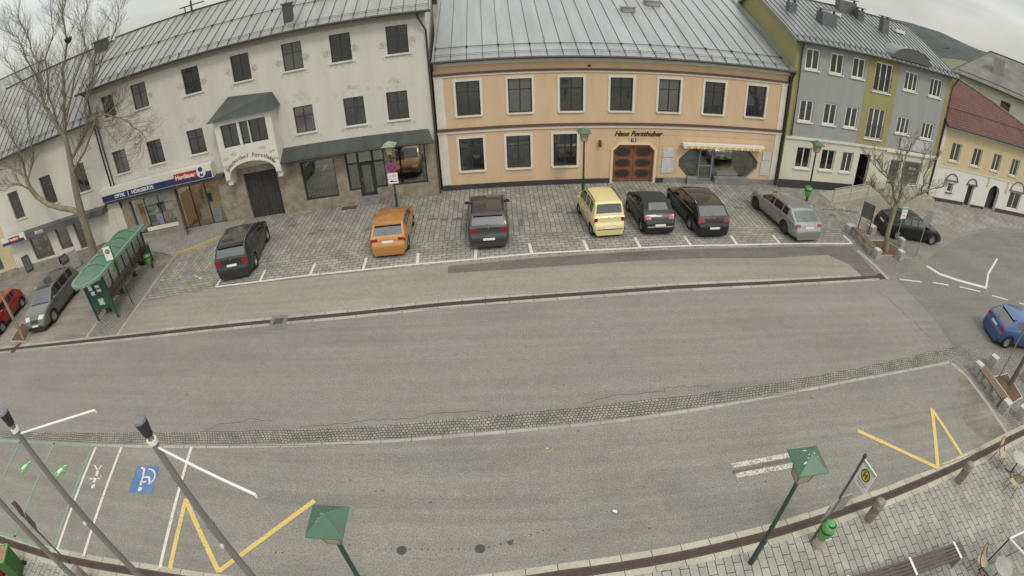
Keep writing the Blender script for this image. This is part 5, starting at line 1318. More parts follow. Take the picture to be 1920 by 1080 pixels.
# orange hatchback
car('orange hatchback parked nearest the lamp post with the no stopping sign', 'car', pc(733, 477, 94, .35), D(94), 4.05, 1.72, 1.44, paint('paint_orange', (.42, .19, .045)), wb=2.47, fo=.83, lights='corner', xt=.2, zt=.98, xr=.72, zr=1.36, xf1=2.25, xf0=2.95, spoiler=True)
car('dark grey compact SUV with roof rails, parked alone between orange and yellow cars', 'car', pc(918, 462, 93, .35), D(93), 4.45, 1.84, 1.58, paint('paint_anthracite', (.045,.047,.052)), belt=1.02, hood=1.05, wb=2.67, fo=.85, wr=.35, xt=.2, zt=1.08, xr=.58, zr=1.48, xf1=2.55, xf0=3.25, rails=True, railm=m_cblk, glassroof=glassmat('roof_glass', (.05,.045,.04), 0, .08), spoiler=True, trimline=True, bumper=True)
car('pale yellow boxy minivan parked at the foot of the green lamp post', 'car', pc(1139, 441, 97, .30), D(97), 3.54, 1.60, 1.69, paint('paint_pale_yellow', (.62,.53,.25), .05), belt=1.0, hood=1.06, wb=2.36, fo=.68, wr=.29, xt=.12+.06, zt=1.05, xr=.36, zr=1.58, xf1=2.2, xf0=2.85, lights='pillar', rails=True, railm=m_cblk, bumper=True)
car('small black convertible with closed fabric roof, between the yellow minivan and the black estate', 'car', pc(1233, 437, 95, .28), D(95), 3.57, 1.64, 1.48, paint('paint_black_blue', (.016,.017,.024)), belt=.96, hood=1.0, wb=2.3, fo=.72, wr=.30, xt=.30, zt=.98, xr=.78, zr=1.38, xf1=1.95, xf0=2.60, softtop=True, roofm=mat('soft_top_fabric', (.03,.03,.03), .95, fine=.1), trimline=True, side=[(.95,1.30),(1.38,2.4)], rear_white=True, bumper=True)
car('black estate car with silver roof rails beside the small convertible', 'car', pc(1331, 440, 96, .40), D(96), 4.70, 1.82, 1.50, paint('paint_black', (.014,.014,.015)), belt=.97, hood=.98, wb=2.68, fo=.95, wr=.33, xt=.24, zt=1.02, xr=.74, zr=1.40, xf1=2.85, xf0=3.55, rails=True, railm=m_chrome, glassroof=glassmat('roof_glass', (.05,.045,.04), 0, .08), trimline=True, bumper=True)
car('silver grey estate car parked at the right end of the row', 'car', pc(1505, 447, 98, .45), D(98), 4.92, 1.88, 1.46, paint('paint_silver', (.27,.28,.27), .5), belt=.94, hood=.93, wb=2.91, fo=.92, wr=.35, xt=.26, zt=.98, xr=.92, zr=1.36, xf1=2.95, xf0=3.75, rails=True, railm=m_chrome, rimm=m_rimd, trimline=True)
car('black SUV with big glass roof parked beside the yellow kerb of the optician', 'car', pc(446, 518, 100, .40), D(100), 4.66, 1.90, 1.64, paint('paint_black_grey', (.028,.029,.028)), belt=1.05, hood=1.08, wb=2.81, fo=.86, wr=.37, xt=.2, zt=1.12, xr=.62, zr=1.54, xf1=2.75, xf0=3.45, rails=True, railm=m_chrome, glassroof=glassmat('roof_glass', (.05,.045,.04), 0, .08), spoiler=True, trimline=True, rimm=m_rim)
# cars on the left: front faces the camera
def pf(cx, cy, hdg, L, off):
    g = Vector(gp(cx, cy)); d = Vector((math.cos(D(hdg)), math.sin(D(hdg)))); g = g - d*(L-off); return (g.x, g.y)
car('silvery grey green SUV facing the road beside the green bus shelter', 'car', pf(82, 613, -81, 4.70, .60), D(-81), 4.70, 1.86, 1.66, paint('paint_grey_green', (.14,.145,.125), .5), belt=1.04, hood=1.08, wb=2.79, fo=.93, wr=.36, xt=.2, zt=1.1, xr=.6, zr=1.54, xf1=2.85, xf0=3.55, rails=True, railm=m_chrome, glassroof=glassmat('roof_glass', (.05,.045,.04), 0, .08), trimline=True, bumper=True)
car('red hatchback standing beside the young tree and the grey green SUV', 'car', pf(-6, 626, -79, 4.0, .80), D(-79), 4.0, 1.74, 1.48, paint('paint_red', (.30,.012,.014)), belt=.98, hood=1.0, wb=2.55, fo=.82, wr=.32)
# black car behind the planter, facing right
def pr(rear, front, L, W, fo, wb, side=1):
    "near side wheels given: rear and front contact points"
    a, b = Vector(gp(*rear)), Vector(gp(*front)); d = (b-a).normalized(); n = Vector((-d.y, d.x)); o = a - d*(L-fo-wb) + n*(W/2-.08)*side
    return (o.x, o.y), math.atan2(d.y, d.x)
lo, hd__ = pr((1693,449), (1741,453), 4.40, 1.78, .80, 2.66)
lo, hd__ = (lo[0], lo[1]), D(-8)
car('black saloon car standing behind the stone planter and the pollarded tree', 'car', (20.35, 23.3), D(-8), 4.40, 1.78, 1.42, paint('paint_black', (.014,.014,.015)), belt=.92, hood=.92, wb=2.66, fo=.80, wr=.32, xt=.35, zt=.99, xr=1.05, zr=1.34, xf1=2.6, xf0=3.3, group='cars parked on the square')
car('blue hatchback driving past the benches into the side street', 'car', (20.95, 13.55), D(-14), 4.1, 1.78, 1.46, paint('paint_blue', (.035,.085,.24), .35), belt=.95, hood=.96, wb=2.55, fo=.85, wr=.32, xt=.22, zt=.99, xr=.82, zr=1.37, xf1=2.35, xf0=3.05, spoiler=True, group=None, name='moving_car')

# ================================================================== STREET FURNITURE
m_lg = mat('lamp_green', (.055, .125, .078), .45, var=.12, vs=3, coat=.2)
m_lgp = mat('lamp_green_pale', (.22, .30, .22), .5, var=.12, vs=3)
m_pole = mat('pole_dark_green', (.022, .055, .042), .5, var=.1, vs=3)
m_lglass = mat('lamp_glass', (.33, .29, .20), .35, var=.1)
m_bronze = mat('lamp_bronze', (.14, .10, .06), .5)
m_binG = mat('bin_green', (.11, .33, .09), .45, var=.12, vs=6)
m_granite = mat('granite', (.33, .315, .28), .85, var=.2, vs=4, fine=.3, bump=.3, bs=40)
m_granD = mat('granite_bollard', (.22, .195, .155), .85, var=.3, vs=5, fine=.35, bump=.5, bs=40)
m_pgrey = mat('flagpole_grey', (.20, .19, .175), .45, metal=.2, var=.08, vs=2)
m_white2 = mat('white_metal', (.68, .67, .65), .4)
m_signback = mat('sign_back_grey', (.27, .28, .27), .5, metal=.3, var=.08)
m_signred = mat('sign_red_enamel', (.42, .04, .07), .4)
m_signblue = mat('sign_blue_enamel', (.05, .05, .22), .4)
m_yelsign = mat('sign_yellow', (.55, .42, .03), .4)
m_green_s = mat('sign_green', (.05, .33, .10), .4)
m_bark = mat('bark_pale', (.205, .18, .13), .9, var=.35, vs=3, fine=.35, bump=.9, bs=18, stretch=(1, 1, .35))
m_bark2 = mat('bark_green_grey', (.22, .21, .14), .9, var=.4, vs=3, fine=.35, bump=.9, bs=18, stretch=(1, 1, .35))
m_twig = mat('twig_brown', (.135, .115, .08), .9, var=.25, vs=3)

def zat(px, py, b):
    d = ray(px, py); k = math.hypot(*b)/math.hypot(d.x, d.y); return CH + d.z*k
def lamp(x, y, label, rz=0, roofm=None, deco=True):
    t = empty('street_lamp', (x, y, 0), rz, label, 'street lamp', 'green street lamps')
    mb = MB(); mb.tube([(0,0,0),(0,0,.9)], [.075,.07], 14); mb.tube([(0,0,.9),(0,0,.96)], [.085,.085], 14); mb.tube([(0,0,.96),(0,0,3.18)], [.055,.048], 14)
    mb.tube([(0,0,1.5),(0,0,1.54)], .062, 12); mb.tube([(0,0,3.12),(0,0,3.2)], [.06,.12], 12); mb.build('pole', m_pole, t, smooth=True)
    mb = MB(); mb.lathe([(.19, 3.2), (.29, 3.66)], (0,0,0), 4, rot=math.pi/4); ln = mb.build('lantern', m_lglass, t)
    mb = MB()
    for i in range(4):
        a = math.pi/4 + i*math.pi/2; b = a+math.pi/2; c, s = math.cos, math.sin
        mb.tube([(.19*c(a), .19*s(a), 3.2), (.29*c(a), .29*s(a), 3.66)], .014, 4)
        mb.tube([(.19*c(a), .19*s(a), 3.2), (.19*c(b), .19*s(b), 3.2)], .016, 4)
    mb.build('lantern_frame', m_bronze, ln)
    mb = MB(); h = .485
    mb.lathe([(h*1.0, 3.655), (h*1.0, 3.675), (.02, 3.90)], (0,0,0), 4, rot=math.pi/4); rf = mb.build('lamp_shade', roofm or m_lg, t)
    mb = MB()
    for i in range(4):
        a = math.pi/4+i*math.pi/2; mb.tube([(h*math.cos(a), h*math.sin(a), 3.677), (0, 0, 3.905)], .009, 4)
    mb.build('hip_seam', m_lgp if roofm else mat('lamp_green_edge', (.10,.20,.13), .45), rf)
    return t
L1 = gp(1093, 370); L2 = gp(746, 395); L3 = gp(1512, 378)
lamp(*L1, 'green street lamp behind the pale yellow minivan before the orange house')
lamp(*L2, 'green street lamp carrying the round no stopping sign', roofm=m_lgp)
lamp(*L3, 'green street lamp before the grey building, with a green bin on its pole')
ll = lamp(-3.38, 4.77, 'near green street lamp between the yellow zigzag and the valve covers')
lr = lamp(5.29, 5.55, 'near green street lamp with bird droppings on its shade, left of the bus stop sign')
for o_ in (ll, lr): o_.scale = (1, 1, 1.06)
m_drop = mat('bird_dropping', (.6, .6, .56), .8)
def droppings(root, spots, h=.343):
    mb = MB()
    for (x, y, r) in spots:
        q = max(abs(x), abs(y)); z = 3.90 - q*(.225/h) + .012; n = 7; k = len(mb.v)
        rr = random.Random(int(x*1000))
        pts = [(x+r*rr.uniform(.4,1.2)*math.cos(2*math.pi*i/n), y+r*rr.uniform(.3,.9)*math.sin(2*math.pi*i/n)) for i in range(n)]
        mb.add([(a, b, 3.90 - max(abs(a), abs(b))*(.225/h) + .010) for a, b in pts], [list(range(n))])
    sh = [c for c in root.children if c.name.startswith('lamp_shade')][0]
    [q.build('bird_dropping', m_drop, sh, fix=False) for q in mb.islands()]
droppings(lr, [(-.06,.16,.05),(-.10,.14,.04),(.03,.06,.02),(.08,.02,.03),(.14,-.05,.03),(-.16,-.14,.045),(-.10,-.06,.02),(-.06,.0,.016),(.17,-.09,.02)])
droppings(ll, [(-.05,.02,.015),(-.13,-.10,.02),(-.10,-.06,.013),(-.02,.06,.012)])

def discmesh(r, y0, y1, z, n=28, x=0):
    mb = MB(); mb.lathe([(.005, y0), (r, y0), (r, y1), (.005, y1)], (x, 0, z), n, axis='y'); return mb
# no stopping sign hung on the left lamp
az = math.atan2(L2[0], L2[1])
t = empty('no_stopping_sign', (L2[0], L2[1], 0), -az*.35, 'round red and blue no stopping sign above two white plates on the lamp post', 'traffic sign')
discmesh(.27, -.13, -.11, 2.48).build('disc', m_signred, t)
c = [o for o in t.children][0]
discmesh(.215, -.136, -.1301, 2.48).build('face', m_signblue, c)
mb = MB()
for a in (45, 135):
    d = (math.cos(D(a)), math.sin(D(a))); n = (-d[1]*.028, d[0]*.028)
    y = -.139 if a == 45 else -.142
    mb.add([(d[0]*k+n[0]*s, y, 2.48+d[1]*k+n[1]*s) for k, s in ((-.22,-1),(.22,-1),(.22,1),(-.22,1))], [(0,1,2,3)])
mb.build('cross', m_signred, c, fix=False)
mb = MB(); mb.box(-.26, .26, -.12, -.10, 1.86, 2.19); p1_ = mb.build('plate', m_white2, t)
mb = MB(); mb.box(-.26, .26, -.12, -.10, 1.60, 1.84); p2_ = mb.build('plate', m_white2, t)
text('lettering', '8-18 h', .13, m_frameD, p1_, (0, -.123, 2.02), depth=.002)
mb = MB(); mb.box(-.17, .02, -.124, -.121, 1.70, 1.76); mb.box(.05, .17, -.124, -.121, 1.69, 1.74); mb.box(-.12, -.02, -.124, -.121, 1.76, 1.79); mb.build('tow_symbol', m_frameD, p2_)
mb = MB(); mb.box(-.03, .03, -.10, -.05, 1.65, 2.5); mb.build('bracket', m_steel, t)

# litter bins
def bin_(x, y, label, z0=.55, s=1., rz=0, z1=None):
    t = empty('litter_bin', (x, y, 0), rz, label, 'litter bin', 'green litter bins')
    mb = MB(); mb.lathe([(.13*s, z0), (.17*s, z0+.06), (.215*s, z0+.42), (.215*s, z0+.44), (.20*s, z0+.44)], (0,0,0), 18); mb.build('body', m_binG, t, smooth=True)
    mb = MB(); mb.lathe([(.221*s, z0+.38), (.221*s, z0+.45)], (0,0,0), 18); mb.build('band', m_frameD, t, smooth=True)
    mb = MB(); n = 10
    mb.lathe([(.222*s, z0+.452), (.225*s, z0+.50), (.19*s, z0+.60), (.11*s, z0+.655), (.02, z0+.66)], (0,0,0), 18); lid = mb.build('lid', m_binG, t, smooth=True)
    mb = MB(); mb.lathe([(.12*s, 0), (.12*s, .02)], (0, -.06*s, z0+.635), 14); lid2 = mb.build('opening', m_frameD, t)
    return t
bt = bin_(7.28, 5.72, 'green litter bin with a pale foot below the bus stop sign', z0=.30, s=.92)
mb = MB(); mb.lathe([(.17, 0), (.19, .1), (.12, .34)], (0,0,0), 14); mb.build('foot', mat('concrete_foot', (.33,.29,.26), .9, var=.2), bt)
mb = MB(); mb.xz([(-.10,.52),(.10,.52),(.08,.60),(-.08,.60)], -.225, -.22); mb.build('sticker', m_white2, bt)
bin_(L3[0]-.18, L3[1]-.24, 'green litter bin on the lamp post before the grey building', z0=.45)
b_ = gp(284, 503); bin_(b_[0], b_[1], 'green litter bin beside the bus shelter', z0=.3)
t = empty('waste_box', (*gp(279, 497),0)[:3], .1, 'dark waste box with an orange lid behind the green bin at the bus shelter', 'waste container') if False else empty('waste_box', (gp(279,497)[0]-.25, gp(279,497)[1]+.35, 0), .1, 'dark waste box with an orange lid behind the bus shelter bin', 'waste container')
mb = MB(); mb.box(-.27, .27, -.22, .22, 0, 1.0); mb.build('body', mat('box_dark_green', (.03,.05,.045), .6), t)
mb = MB(); mb.add([(-.3,-.25,1.0),(.3,-.25,1.0),(.3,.25,1.1),(-.3,.25,1.1),(-.3,-.25,1.08),(.3,-.25,1.08),(.3,.25,1.18),(-.3,.25,1.18)], [(0,3,2,1),(4,5,6,7),(0,1,5,4),(1,2,6,5),(2,3,7,6),(3,0,4,7)]); mb.build('lid', mat('lid_orange', (.55,.17,.04), .6), t)

# bus stop sign on the near pavement
bs = Vector((7.15, 5.87))
t = empty('bus_stop_sign', (bs.x, bs.y, 0), 0, 'bus stop sign with a white flag panel and H symbol beside the near lamp', 'bus stop sign')
mb = MB(); mb.tube([(0,0,0),(0,0,3.3)], .035, 12); mb.build('pole', mat('pole_grey_dark', (.11,.11,.105), .5, metal=.3), t, smooth=True)
mb = MB(); mb.lathe([(.045, 3.3), (.045, 3.36), (.01, 3.38)], (0,0,0), 12); mb.build('cap', m_frameD, t)
fl = math.atan2(-.48, .08)
pe = MB(); pe.box(.045, .53, -.012, .012, 2.60, 3.27); fp = pe.build('flag_panel', m_white2, t, rz=fl)
mb = MB(); mb.box(.05, .53, -.018, -.013, 3.18, 3.25); mb.build('stripe', mat('stripe_pale_green', (.30,.42,.30), .5), fp)
mb = MB(); mb.lathe([(.005,-.020),(.155,-.020),(.155,-.0125),(.005,-.0125)], (.29,0,3.0), 26, axis='y'); sy = mb.build('symbol', m_green_s if False else mat('symbol_dark_green', (.03,.075,.03), .5), fp)
mb = MB(); mb.lathe([(.005,-.024),(.125,-.024),(.125,-.0202),(.005,-.0202)], (.29,0,3.0), 26, axis='y'); sy2 = mb.build('symbol_face', m_yelsign, sy)
text('lettering', 'H', .20, mat('symbol_dark_green', (.03,.075,.03), .5), sy2, (.29, -.026, 3.0), bold=.008, depth=.002)
text('lettering', 'Busterminal', .07, m_frameD, fp, (.29, -.015, 2.79), depth=.001); text('lettering', 'Zentrum', .07, m_frameD, fp, (.29, -.015, 2.71), depth=.001)
for dx, rz, nm in ((-.02, math.pi+.5, 'a'), (.03, .1, 'b')):
    mb = MB(); mb.box(.04, .40, -.02, .02, 1.25, 1.85); o = mb.build('timetable_frame', mat('frame_alu', (.30,.30,.29), .4, metal=.5), t, rz=rz)
    mb = MB(); mb.box(.07, .37, -.025, -.021, 1.29, 1.81); mb.build('timetable', mat('timetable_grey', (.22,.22,.21), .3, var=.2, vs=6), o)

# bollards
def bollard(x, y, label, h=.88):
    t = empty('stone_bollard', (x, y, 0), 0, label, 'bollard', 'stone bollards along the pavement')
    mb = MB(); mb.lathe([(.165, 0), (.15, .08), (.145, h*.72), (.155, h*.74), (.145, h*.78), (.15, h*.95), (.12, h), (.02, h+.012)], (0,0,0), 20); o = mb.build('post', m_granD, t, smooth=True)
    mb = MB(); mb.lathe([(.19, 0), (.19, .03)], (0,0,0), 20); mb.build('base_ring', m_granite, t)
bollard(9.14, 6.11, 'stone bollard on the pavement right of the bus stop sign')
bollard(13.23, 6.6, 'stone bollard beside the yellow zigzag near the cafe')
bollard(-12.08, 4.15, 'stone bollard at the drain among the grey flagpoles')

# flagpoles with banner arms
def flagpole(x, y, label, arm=None, h=7.62):
    t = empty('flagpole', (x, y, 0), 0, label, 'flagpole', 'grey flagpoles along the pavement')
    mb = MB(); mb.tube([(0,0,0),(0,0,2.6)], [.078,.074], 14); mb.tube([(0,0,2.6),(0,0,5.5)], [.068,.062], 14); mb.tube([(0,0,5.5),(0,0,h-.25)], [.055,.047], 14)
    mb.tube([(0,0,2.58),(0,0,2.66)], .083, 14); mb.tube([(0,0,5.46),(0,0,5.54)], .070, 14); mb.build('pole', m_pgrey, t, smooth=True)
    mb = MB(); mb.tube([(0,0,h-.26),(0,0,h-.03)], [.066,.095], 16); mb.build('cap', mat('cap_black', (.025,.025,.028), .5), t, smooth=True); mb = MB(); mb.lathe([(.095,h-.03),(.085,h),(.01,h+.008)], (0,0,0), 16); mb.build('lid', mat('cap_grey', (.16,.16,.165), .5, var=.2, vs=8), t, smooth=True)
    mb = MB(); mb.tube([(0,0,h-.40),(0,0,h-.34)], .075, 12); mb.build('collar', m_white2, t); mb = MB(); mb.box(-.02, .02, -.10, -.05, 5.0, 5.06); mb.build('cleat', m_white2, t)
    if arm:
        d = Vector(arm) - Vector((x, y)); L = d.length; d.normalize()
        mb = MB(); mb.tube([(d.x*.06, d.y*.06, h-.47), (d.x*L, d.y*L, h-.47)], .018, 8); mb.tube([(d.x*L, d.y*L, h-.465), (d.x*L, d.y*L, h-.52)], .015, 6); mb.build('banner_arm', m_white2, t)
    return t
zarm = 7.15
f2 = (-4.47, 3.53); f1 = (-7.53, 3.48); f0 = (-10.6, 3.45)
flagpole(*f2, 'grey flagpole with a black cap and white arm, nearest the near left lamp', arm=gp(478, 927, zarm))
flagpole(*f1, 'grey flagpole with a black cap and white arm, middle one of the three', arm=gp(178, 769, zarm))
flagpole(*f0, 'bare grey flagpole beside the green wheeled bin')

# tall sign seen from its edge, lower left
azs = D(-71.0); top_t = .598; hs_ = 2.9; Dd = (CH-hs_)/top_t
ps = (math.sin(azs)*Dd, math.cos(azs)*Dd)
t = empty('parking_sign', (ps[0], ps[1], 0), 0, 'dark parking sign panels seen edge-on between two grey flagpoles', 'traffic sign')
mb = MB(); mb.tube([(0,0,0),(0,0,hs_)], .03, 10); mb.build('pole', mat('pole_grey_dark', (.11,.11,.105), .5), t)
ra = math.atan2(ps[1], ps[0])
for z0, z1, w in ((2.35, 2.85, .26), (1.75, 2.25, .22)):
    mb = MB(); mb.box(-w, w, .032, .06, z0, z1) if z1 < 2.5 else mb.lathe([(.01,.032),(w,.032),(w,.055),(.01,.055)], (0,0,(z0+z1)/2), 20, axis='y'); mb.build('panel', mat('panel_dark', (.07,.065,.06), .5), t, rz=ra+math.pi/2-.30+math.pi/2)

# wheeled bin and red box, lower left corner
t = empty('wheeled_bin', (-15.6, 3.75, 0), .35, 'green wheeled waste bin filled with brown cardboard beside the drain', 'waste container')
mb = MB()
def taper(mb, a, b, z0, z1, s=.8):
    mb.add([(-a*s,-b*s,z0),(a*s,-b*s,z0),(a*s,b*s,z0),(-a*s,b*s,z0),(-a,-b,z1),(a,-b,z1),(a,b,z1),(-a,b,z1)], [(0,3,2,1),(4,5,6,7),(0,1,5,4),(1,2,6,5),(2,3,7,6),(3,0,4,7)]); return mb
taper(mb, .29, .33, .06, .98); mb.build('body', mat('bin_dark_green', (.035,.12,.03), .5, var=.12), t)
mb = MB(); mb.box(-.26, .26, -.30, .30, .985, 1.0); mb.build('contents', mat('cardboard', (.28,.15,.09), .9, var=.3, vs=5), t)
mb = MB()
for s in (-1, 1): mb.box(-.31, .31, s*.31, s*.345, .96, 1.02)
for s in (-1, 1): mb.box(s*.27, s*.31, -.31, .31, .96, 1.02)
mb.build('rim', m_binG, t)
for s in (-1, 1): mb = MB(); mb.lathe([(.1,-.03),(.1,.03)], (.27, s*.27, .1), 14, axis='y'); mb.build('wheel', m_tyre, t)
t = empty('red_box', (-16.6, 3.25, 0), .25, 'red metal box beside the green wheeled bin', 'newspaper box')
mb = MB(); mb.box(-.3, .45, -.3, .3, .15, 1.0); mb.build('body', mat('box_red', (.30,.015,.015), .4), t)
mb = MB(); mb.box(-.28, .43, -.28, .28, 0, .145); mb.build('foot', m_frameD, t)

# ------------------------------------------------------------------ planters with benches and stone blocks
def block(x, y, rz, label, s=(.36, .36, .52), grp='stone blocks round the planters'):
    t = empty('stone_block', (x, y, 0), rz, label, 'stone block', grp)
    a, b, h = s; mb = MB(); mb.box(-a/2, a/2, -b/2, b/2, 0, h-.03); mb.build('block', m_granite, t)
    mb = MB(); mb.box(-a/2+.012, a/2-.012, -b/2+.012, b/2-.012, h-.03, h); mb.build('top', mat('granite_pale', (.46,.45,.40), .85, var=.12, vs=5, fine=.2), t)
def bench(p0, p1, label, h=.46, w=.42, m=None):
    p0, p1 = Vector(p0), Vector(p1); d = p1-p0; L = d.length; a = math.atan2(d.y, d.x)
    t = empty('bench', (p0.x, p0.y, 0), a, label, 'bench')
    for k in range(3):
        mb = MB(); y = -w/2 + k*w/3; mb.box(0, L, y+.012, y+w/3-.012, h-.05, h); mb.build('slat', m or m_woodd, t)
    for x in (.05, L/2-.1, L-.28):
        mb = MB(); mb.box(x, x+.22, -w/2+.04, w/2-.04, 0, h-.052); mb.build('support', m_granite, t)
soil = [gp(*p) for p in ((1632,452),(1660,452),(1690,470),(1686,480),(1650,480))]
struct(MB().prism(soil, 0, .03).build('ground', m_soil))
block(18.05, 20.2, .15, 'pale stone block at the end of the bench left of the pollarded tree')
block(19.72, 20.15, .2, 'pale stone block standing alone before the sign beside the pollarded tree')
block(20.85, 21.55, .2, 'pale stone block between the pollarded tree and the black saloon')
block(19.55, 22.95, .4, 'dark stone block beside the grey info board', s=(.5,.4,.5))
bench((18.15, 22.7), (18.0, 20.5), 'weathered wooden bench along the planter with the pollarded tree')
block(17.97, 22.95, .1, 'stone block at the far end of the bench near the info board', s=(.5,.34,.46))
soil = [gp(*p) for p in ((1862,708),(1888,702),(1916,746),(1898,757))]
struct(MB().prism(soil, 0, .03).build('ground', m_soil))
block(17.95, 11.25, .3, 'stone block at the cobbled end of the grey bench'); block(19.35, 11.55, .3, 'stone block behind the thin pole with the green and white sign')
block(17.85, 9.05, .2, 'stone block at the cafe end of the grey bench'); block(18.6, 8.6, .3, 'stone block nearest the cafe table beside the drain')
block(20.9, 10.5, .3, 'stone block behind the young dark stemmed tree')
bench((17.95, 11.0), (17.85, 9.3), 'grey wooden bench beside the brown soil bed with the young dark tree')
m_edge = mat('bed_edging', (.36,.34,.28), .85, var=.15)
mb = MB()
for s_, pts in ((0, ((1862,708),(1888,702),(1916,746),(1898,757),(1862,708))), (1, ((1632,452),(1660,452),(1690,470),(1686,480),(1650,480),(1632,452)))):
    strip(mb, list(pts), .08, .055, z0=0)
struct(mb.build('kerb', m_edge))
# info board, traffic signs by the planters
b0, b1 = gp(1608, 430), gp(1620, 436); a = math.atan2(b1[1]-b0[1], b1[0]-b0[0])
t = empty('info_board', (b0[0], b0[1], 0), a, 'grey info board on two posts behind the weathered wooden bench', 'info board'); w = math.hypot(b1[0]-b0[0], b1[1]-b0[1])+.25
for x in (0, w): mb = MB(); mb.tube([(x,0,0),(x,0,1.75)], .03, 8); mb.build('leg', mat('post_dark', (.05,.05,.05), .5), t)
mb = MB(); mb.box(.03, w-.03, -.03, .03, .85, 1.75); mb.build('panel', mat('panel_grey', (.10,.105,.105), .4, var=.1), t)
b0 = gp(1672, 475)
t = empty('parking_sign', (b0[0], b0[1], 0), .25, 'white parking sign with small print on a thin pole beside the pollarded tree', 'traffic sign')
mb = MB(); mb.tube([(0,0,0),(0,0,2.72)], .028, 10); mb.build('pole', m_steel, t)
mb = MB(); mb.box(-.26, .26, -.05, -.03, 2.08, 2.72); o = mb.build('panel', m_white2, t)
mb = MB(); mb.box(-.23, .23, -.055, -.051, 2.60, 2.69); mb.build('stripe', m_green_s, o)
text('lettering', 'P + R', .14, m_frameD, o, (0, -.053, 2.45), depth=.001); text('lettering', 'Zone', .11, m_frameD, o, (0, -.053, 2.27), depth=.001)
b0 = gp(1717, 480)
t = empty('stop_sign', (b0[0], b0[1], 0), -.02, 'octagonal stop sign seen from its grey back beside the kerb', 'traffic sign')
mb = MB(); mb.tube([(0,0,0),(0,0,2.6)], .028, 10); mb.build('pole', m_steel, t)
mb = MB(); mb.lathe([(.01,-.055),(.36,-.055),(.36,-.035),(.01,-.035)], (0,0,2.26), 8, axis='y', rot=math.pi/8); mb.build('panel', m_signback, t)
b0 = gp(1873, 707)
t = empty('pharmacy_sign', (b0[0], b0[1], 0), .5, 'green and white sign on a thin pole before the blue car', 'traffic sign')
mb = MB(); mb.tube([(0,0,0),(0,0,3.0)], .028, 10); mb.build('pole', m_steel, t)
mb = MB(); mb.box(-.3, .3, -.05, -.03, 2.45, 3.0); mb.build('panel', mat('panel_pale', (.42,.46,.42), .5), t)
mb = MB(); mb.box(-.2, .22, -.05, -.03, 2.10, 2.42); o = mb.build('panel', m_green_s, t)
mb = MB(); mb.box(-.12, .12, -.056, -.051, 2.22, 2.30); mb.box(-.04, .04, -.059, -.0565, 2.14, 2.38); mb.build('symbol', m_white2, o)
b0 = gp(1904, 398)
t = empty('sign_post', (b0[0], b0[1], 0), -.6, 'thin dark sign post standing before the arched doorway house', 'traffic sign')
mb = MB(); mb.tube([(0,0,0),(0,0,2.4)], .03, 8); mb.build('pole', mat('post_dark', (.05,.05,.05), .5), t)
mb = MB(); mb.box(-.22, .22, -.05, -.03, 1.15, 1.5); mb.build('panel', m_signback, t)
# ramp before the grey building
r0, r1, r2 = gp(1553, 378), gp(1640, 397), gp(1735, 412)
FRp = math.atan2(r1[1]-r0[1], r1[0]-r0[0])
RX, RY = gp(1556, 377)
t = empty('access_ramp', (19.1, 26.9, 0), .03, 'concrete access ramp with steel railing before the grey building', 'ramp')
Lr = 4.2; ex = 9.3
mb = MB(); mb.add([(0,0,0),(Lr,0,.0),(Lr,0,.85),(Lr,1.6,0),(0,1.6,0),(Lr,1.6,.85)], [(0,1,2),(4,5,3),(0,2,5,4),(1,3,5,2),(0,4,3,1)])
mb.box(Lr+.001, ex, 0, 2.1, 0, .85); mb.build('ramp_body', mat('ramp_concrete', (.33,.315,.25), .9, var=.15, vs=2, fine=.1), t)
mb = MB()
pts = [(0.05,.06,.0),(1.4,.06,.28),(2.8,.06,.57),(4.2,.06,.85),(5.9,.06,.85),(7.6,.06,.85),(9.2,.06,.85)]
for x, y, z in pts: mb.tube([(x,y,z),(x,y,z+.92)], .02, 6)
mb.tube([(x,y,z+.92) for x,y,z in pts], .024, 6); mb.tube([(x,y,z+.5) for x,y,z in pts], .014, 5); mb.build('railing', m_steel, t)

# ------------------------------------------------------------------ bus shelter
t = empty('bus_shelter', (-19.95, 17.4, 0), D(8), 'green bus shelter with a rounded roof, poster wall and wooden bench', 'bus shelter')
m_sh = mat('shelter_green', (.085, .165, .11), .45, var=.12, vs=2); m_shd = mat('shelter_dark_green', (.02, .065, .045), .5, var=.1)
RZ = 2.42; hwid = .97; Ls = 4.75
out = [(hwid*math.cos(a), -.35 - hwid*.95*math.sin(a)) for a in [math.pi*i/14 for i in range(15)]] + [(-hwid, Ls), (hwid, Ls)]
mb = MB(); mb.prism(out, RZ, RZ+.13); rf = mb.build('roof', mat('shelter_pale_green', (.16,.26,.195), .45, var=.08), t)
mb = MB(); inn = [(x*.84, (y+.35)*.84-.35 if y < 0 else y-.12) for x, y in out]
n = len(inn); vs = [(x, y, RZ+.132) for x, y in inn] + [(x*.30, max(min(y, Ls-.6), -.7), RZ+.34) for x, y in inn]
mb.add(vs, [(i, (i+1) % n, n+(i+1) % n, n+i) for i in range(n)] + [list(range(n, 2*n))])
for y in (.3, 1.2, 2.1, 3.0, 3.8): mb.tube([(-hwid*.82, y, RZ+.16), (-hwid*.28, y, RZ+.365), (hwid*.28, y, RZ+.365), (hwid*.82, y, RZ+.16)], .014, 4, mi=1)
mb.build('roof_dome', [m_sh, m_shd], rf)
for x, y in ((-.68,-.2),(.68,-.2),(-.68,4.5),(.68,4.5),(-.68,2.2)):
    mb = MB(); mb.box(x-.045, x+.045, y-.045, y+.045, 0, RZ-.002); mb.build('post', m_shd, t)
mb = MB(); mb.box(-.63, .63, -.22, -.18, .72, 2.12); pw = mb.build('poster_wall', m_shd, t)
mb = MB()
